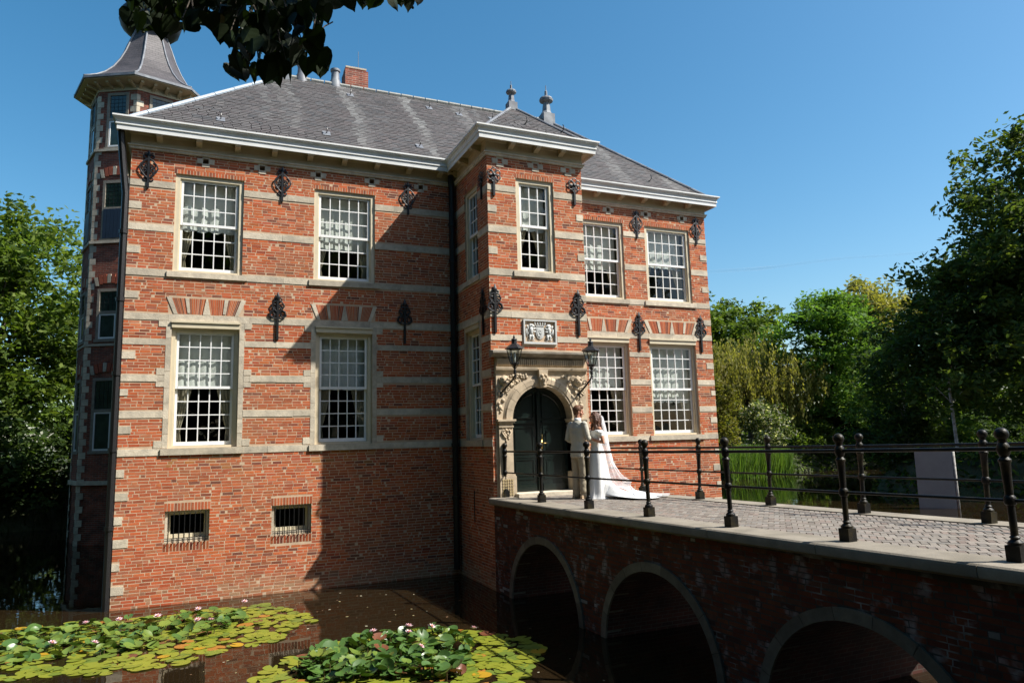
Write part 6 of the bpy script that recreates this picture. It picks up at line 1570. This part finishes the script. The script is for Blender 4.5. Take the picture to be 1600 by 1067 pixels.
hand(b, LA[2], (.35, .9, .2), (0, 0, 1), 1, .85, .6); hand(b, RA[2], (-.2, .95, .15), (0, 0, 1), -1, .85, .6)
adopt(link('body', remesh(b, .0075, 'body', m_skin2, 1)), Bd)
b = MB(tb); n = 48
prof = [(1.285, .155, .125, 0), (1.22, .152, .128, .0), (1.12, .138, .112, .0), (1.03, .132, .104, 0), (.95, .145, .118, .01), (.85, .168, .142, .02), (.7, .18, .155, .03), (.5, .195, .175, .05), (.3, .215, .2, .075), (.12, .24, .235, .1), (.02, .265, .265, .12), (.004, .28, .28, .13)]
R = []
for z, rx, ry, back in prof:
    ring_ = []
    for k in range(n):
        a = 2 * PI * k / n; fold = 1 + (.05 * math.sin(a * 9 + z * 2) + .03 * math.sin(a * 17)) * max(0, (.95 - z)) ** 1.0
        y = ry * math.sin(a) * fold; y = y - back * (1 if math.sin(a) < 0 else .2) * abs(math.sin(a)); zz = z + (.03 * math.cos(a) ** 2 if z > 1.27 else 0) + (.02 * math.sin(a) if z > 1.27 else 0)
        ring_.append(b.P((rx * math.cos(a) * fold, y, zz)))
    R.append(ring_)
for r0, r1 in zip(R, R[1:]):
    for k in range(n): b.F([r0[k], r1[k], r1[(k + 1) % n], r0[(k + 1) % n]])
adopt(b.build('dress', m_dress, smooth=True), Bd)
for sg in (-1, 1):      # draped off shoulder sleeves
    A = LA if sg < 0 else RA; b = MB(tb); limb(b, [Vector((sg * .13, .05, 1.30)), Vector((sg * .195, .03, 1.285)), Vector((sg * .2, -.04, 1.27)), Vector((sg * .13, -.07, 1.29))], [.035, .042, .04, .03], 10); limb(b, [Vector(A[0]).lerp(Vector(A[1]), .22), Vector(A[0]).lerp(Vector(A[1]), .45)], [.05, .046], 12)
    adopt(link('sleeve', remesh(b, .01, 'sleeve', m_dress, 2)), Bd)
# train sweeping back over the paving (world space, on the deck)
b = MB(); c0 = Vector(tb(0, -.1, 0)); dirv = Vector((.78, -.62, 0)).normalized(); sidev = Vector((-dirv.y, dirv.x, 0)); ns, nt = 26, 22; g = []
for i in range(ns + 1):
    s = i / ns; along = -.05 + 1.12 * s ** 1.15; wdt = .20 + .34 * math.sin(min(1, s * 1.15) * PI * .5) ** 1.2; wdt *= (1 if s < .85 else 1 - .35 * ((s - .85) / .15) ** 2); row = []
    for k in range(nt + 1):
        t = k / nt * 2 - 1; h = (.62 * (1 - s) ** 3.4) * max(0, 1 - (abs(t)) ** 2.2) + .03 + .02 * (1 - s) * (1 + math.sin(t * 11 + s * 3)) + .012 * (1 + math.sin(t * 7 - s * 9)) * (1 - abs(t) * .6)
        P = c0 + dirv * (along + .05 * math.sin(t * 5) * s) + sidev * (t * wdt + .03 * math.sin(s * 8)); row.append(b.P((P.x, P.y, dz(P.y) + h)))
    g.append(row)
for i in range(ns):
    for k in range(nt): b.F([g[i][k], g[i + 1][k], g[i + 1][k + 1], g[i][k + 1]])
tm = b.mesh('train', m_dress, smooth=True); to = adopt(link('train', tm), Bd); sm = to.modifiers.new('thick', 'SOLIDIFY'); sm.thickness = .004
# hair: cap and long waves
b = MB(tb); b0 = b.tf; b.tf = lambda x, y, z: b0(*Tb(x, y, z))
b.ball((0, -.02, .045), .094, 16, 12, (.95, 1.08, 1.0)); b.ball((0, -.07, -.02), .07, 12, 9, (1.15, .8, 1.3))
for sg in (-1, 1): b.ball((sg * .065, -.01, .0), .05, 10, 8, (.6, 1, 1.5))
b.tf = b0; rh = random.Random(2)
for sg in (-1, 1):
    for i in range(9):
        x = sg * rh.uniform(.05, .1); y = rh.uniform(-.08, .05); z0 = 1.6; L = rh.uniform(.3, .46); ph = rh.uniform(0, 6)
        limb(b, [(x + sg * .02 * k / 5 + .014 * math.sin(ph + k * 1.9), y - .015 * k / 5 + .03 * (k / 7) + .014 * math.cos(ph + k * 1.9), z0 - L * k / 7) for k in range(8)], [.03, .03, .028, .027, .025, .022, .018, .01], 7)
hb = remesh(b, .009, 'hair', m_hairg, 1); bm = bmesh.new(); bm.from_mesh(hb); fwd = (Vector(b0(*Tb(0, 1, 0))) - Vector(b0(*Tb(0, 0, 0)))).normalized(); hcw = Vector(b0(*hc)); lat = Vector((-fwd.y, fwd.x, 0))
kill = [v for v in bm.verts if (v.co - hcw).dot(fwd) > .05 and abs((v.co - hcw).dot(lat)) < .062 and v.co.z < hcw.z + .075]
bmesh.ops.delete(bm, geom=kill, context='VERTS'); bm.to_mesh(hb); bm.free()
for v in hb.vertices: v.co += v.normal * (.006 * mathutils.noise.noise(v.co * 38))
adopt(link('hair', hb), Bd)
# veil from the crown of the head down the back to the train
b = MB(); n = 20; g = []; hp = Vector(tb(0, -.06, 1.655)); keys_ = [(hp, .05), (Vector(tb(0, -.15, 1.58)), .1), (Vector(tb(0, -.2, 1.35)), .16), (Vector(tb(0, -.24, 1.0)), .21), (Vector(tb(0, -.32, .6)), .26), (c0 + dirv * .3 + Vector((0, 0, .3)), .3), (c0 + dirv * .62 + Vector((0, 0, .12)), .36), (c0 + dirv * .95 + Vector((0, 0, .05)), .42), (c0 + dirv * 1.28 + Vector((0, 0, .035)), .38)]
latb = Vector((tb(1, 0, 0)[0] - tb(0, 0, 0)[0], tb(1, 0, 0)[1] - tb(0, 0, 0)[1], 0)); m = len(keys_)
for i in range((m - 1) * 5 + 1):
    f = i / 5; k = min(int(f), m - 2); t = f - k; P = keys_[k][0].lerp(keys_[k + 1][0], t); w = keys_[k][1] + (keys_[k + 1][1] - keys_[k][1]) * t; q = min(1, max(0, (f - 4) / 2)); L_ = (latb * (1 - q) + (-sidev) * q).normalized(); N_2 = Vector((L_.y, -L_.x, 0)); row = []
    for j in range(n + 1):
        s = j / n * 2 - 1; fw = .09 * s * s * (1 - q) if f < 4 else .03 * s * s; pt = P + L_ * (s * w) - (Vector(tb(0, -1, 0)) - Vector(tb(0, 0, 0))) * fw + N_2 * .018 * math.sin(s * 12 + f) * (1 - q)
        zz = pt.z + .015 * math.sin(s * 9 + f * 2) * q; row.append(b.P((pt.x, pt.y, max(zz, dz(pt.y) + .06))))
    g.append(row)
for r0, r1 in zip(g, g[1:]):
    for j in range(n): b.F([r0[j], r0[j + 1], r1[j + 1], r1[j]])
adopt(b.build('veil', veilmat(), smooth=True), Bd)
for sg in (-1, 1):
    b = MB(tb); limb(b, [(sg * .07, -.03, .05), (sg * .07, .06, .045), (sg * .07, .15, .022)], [.03, .032, .02], 8); adopt(b.build('shoe', m_dress, smooth=True), Bd)
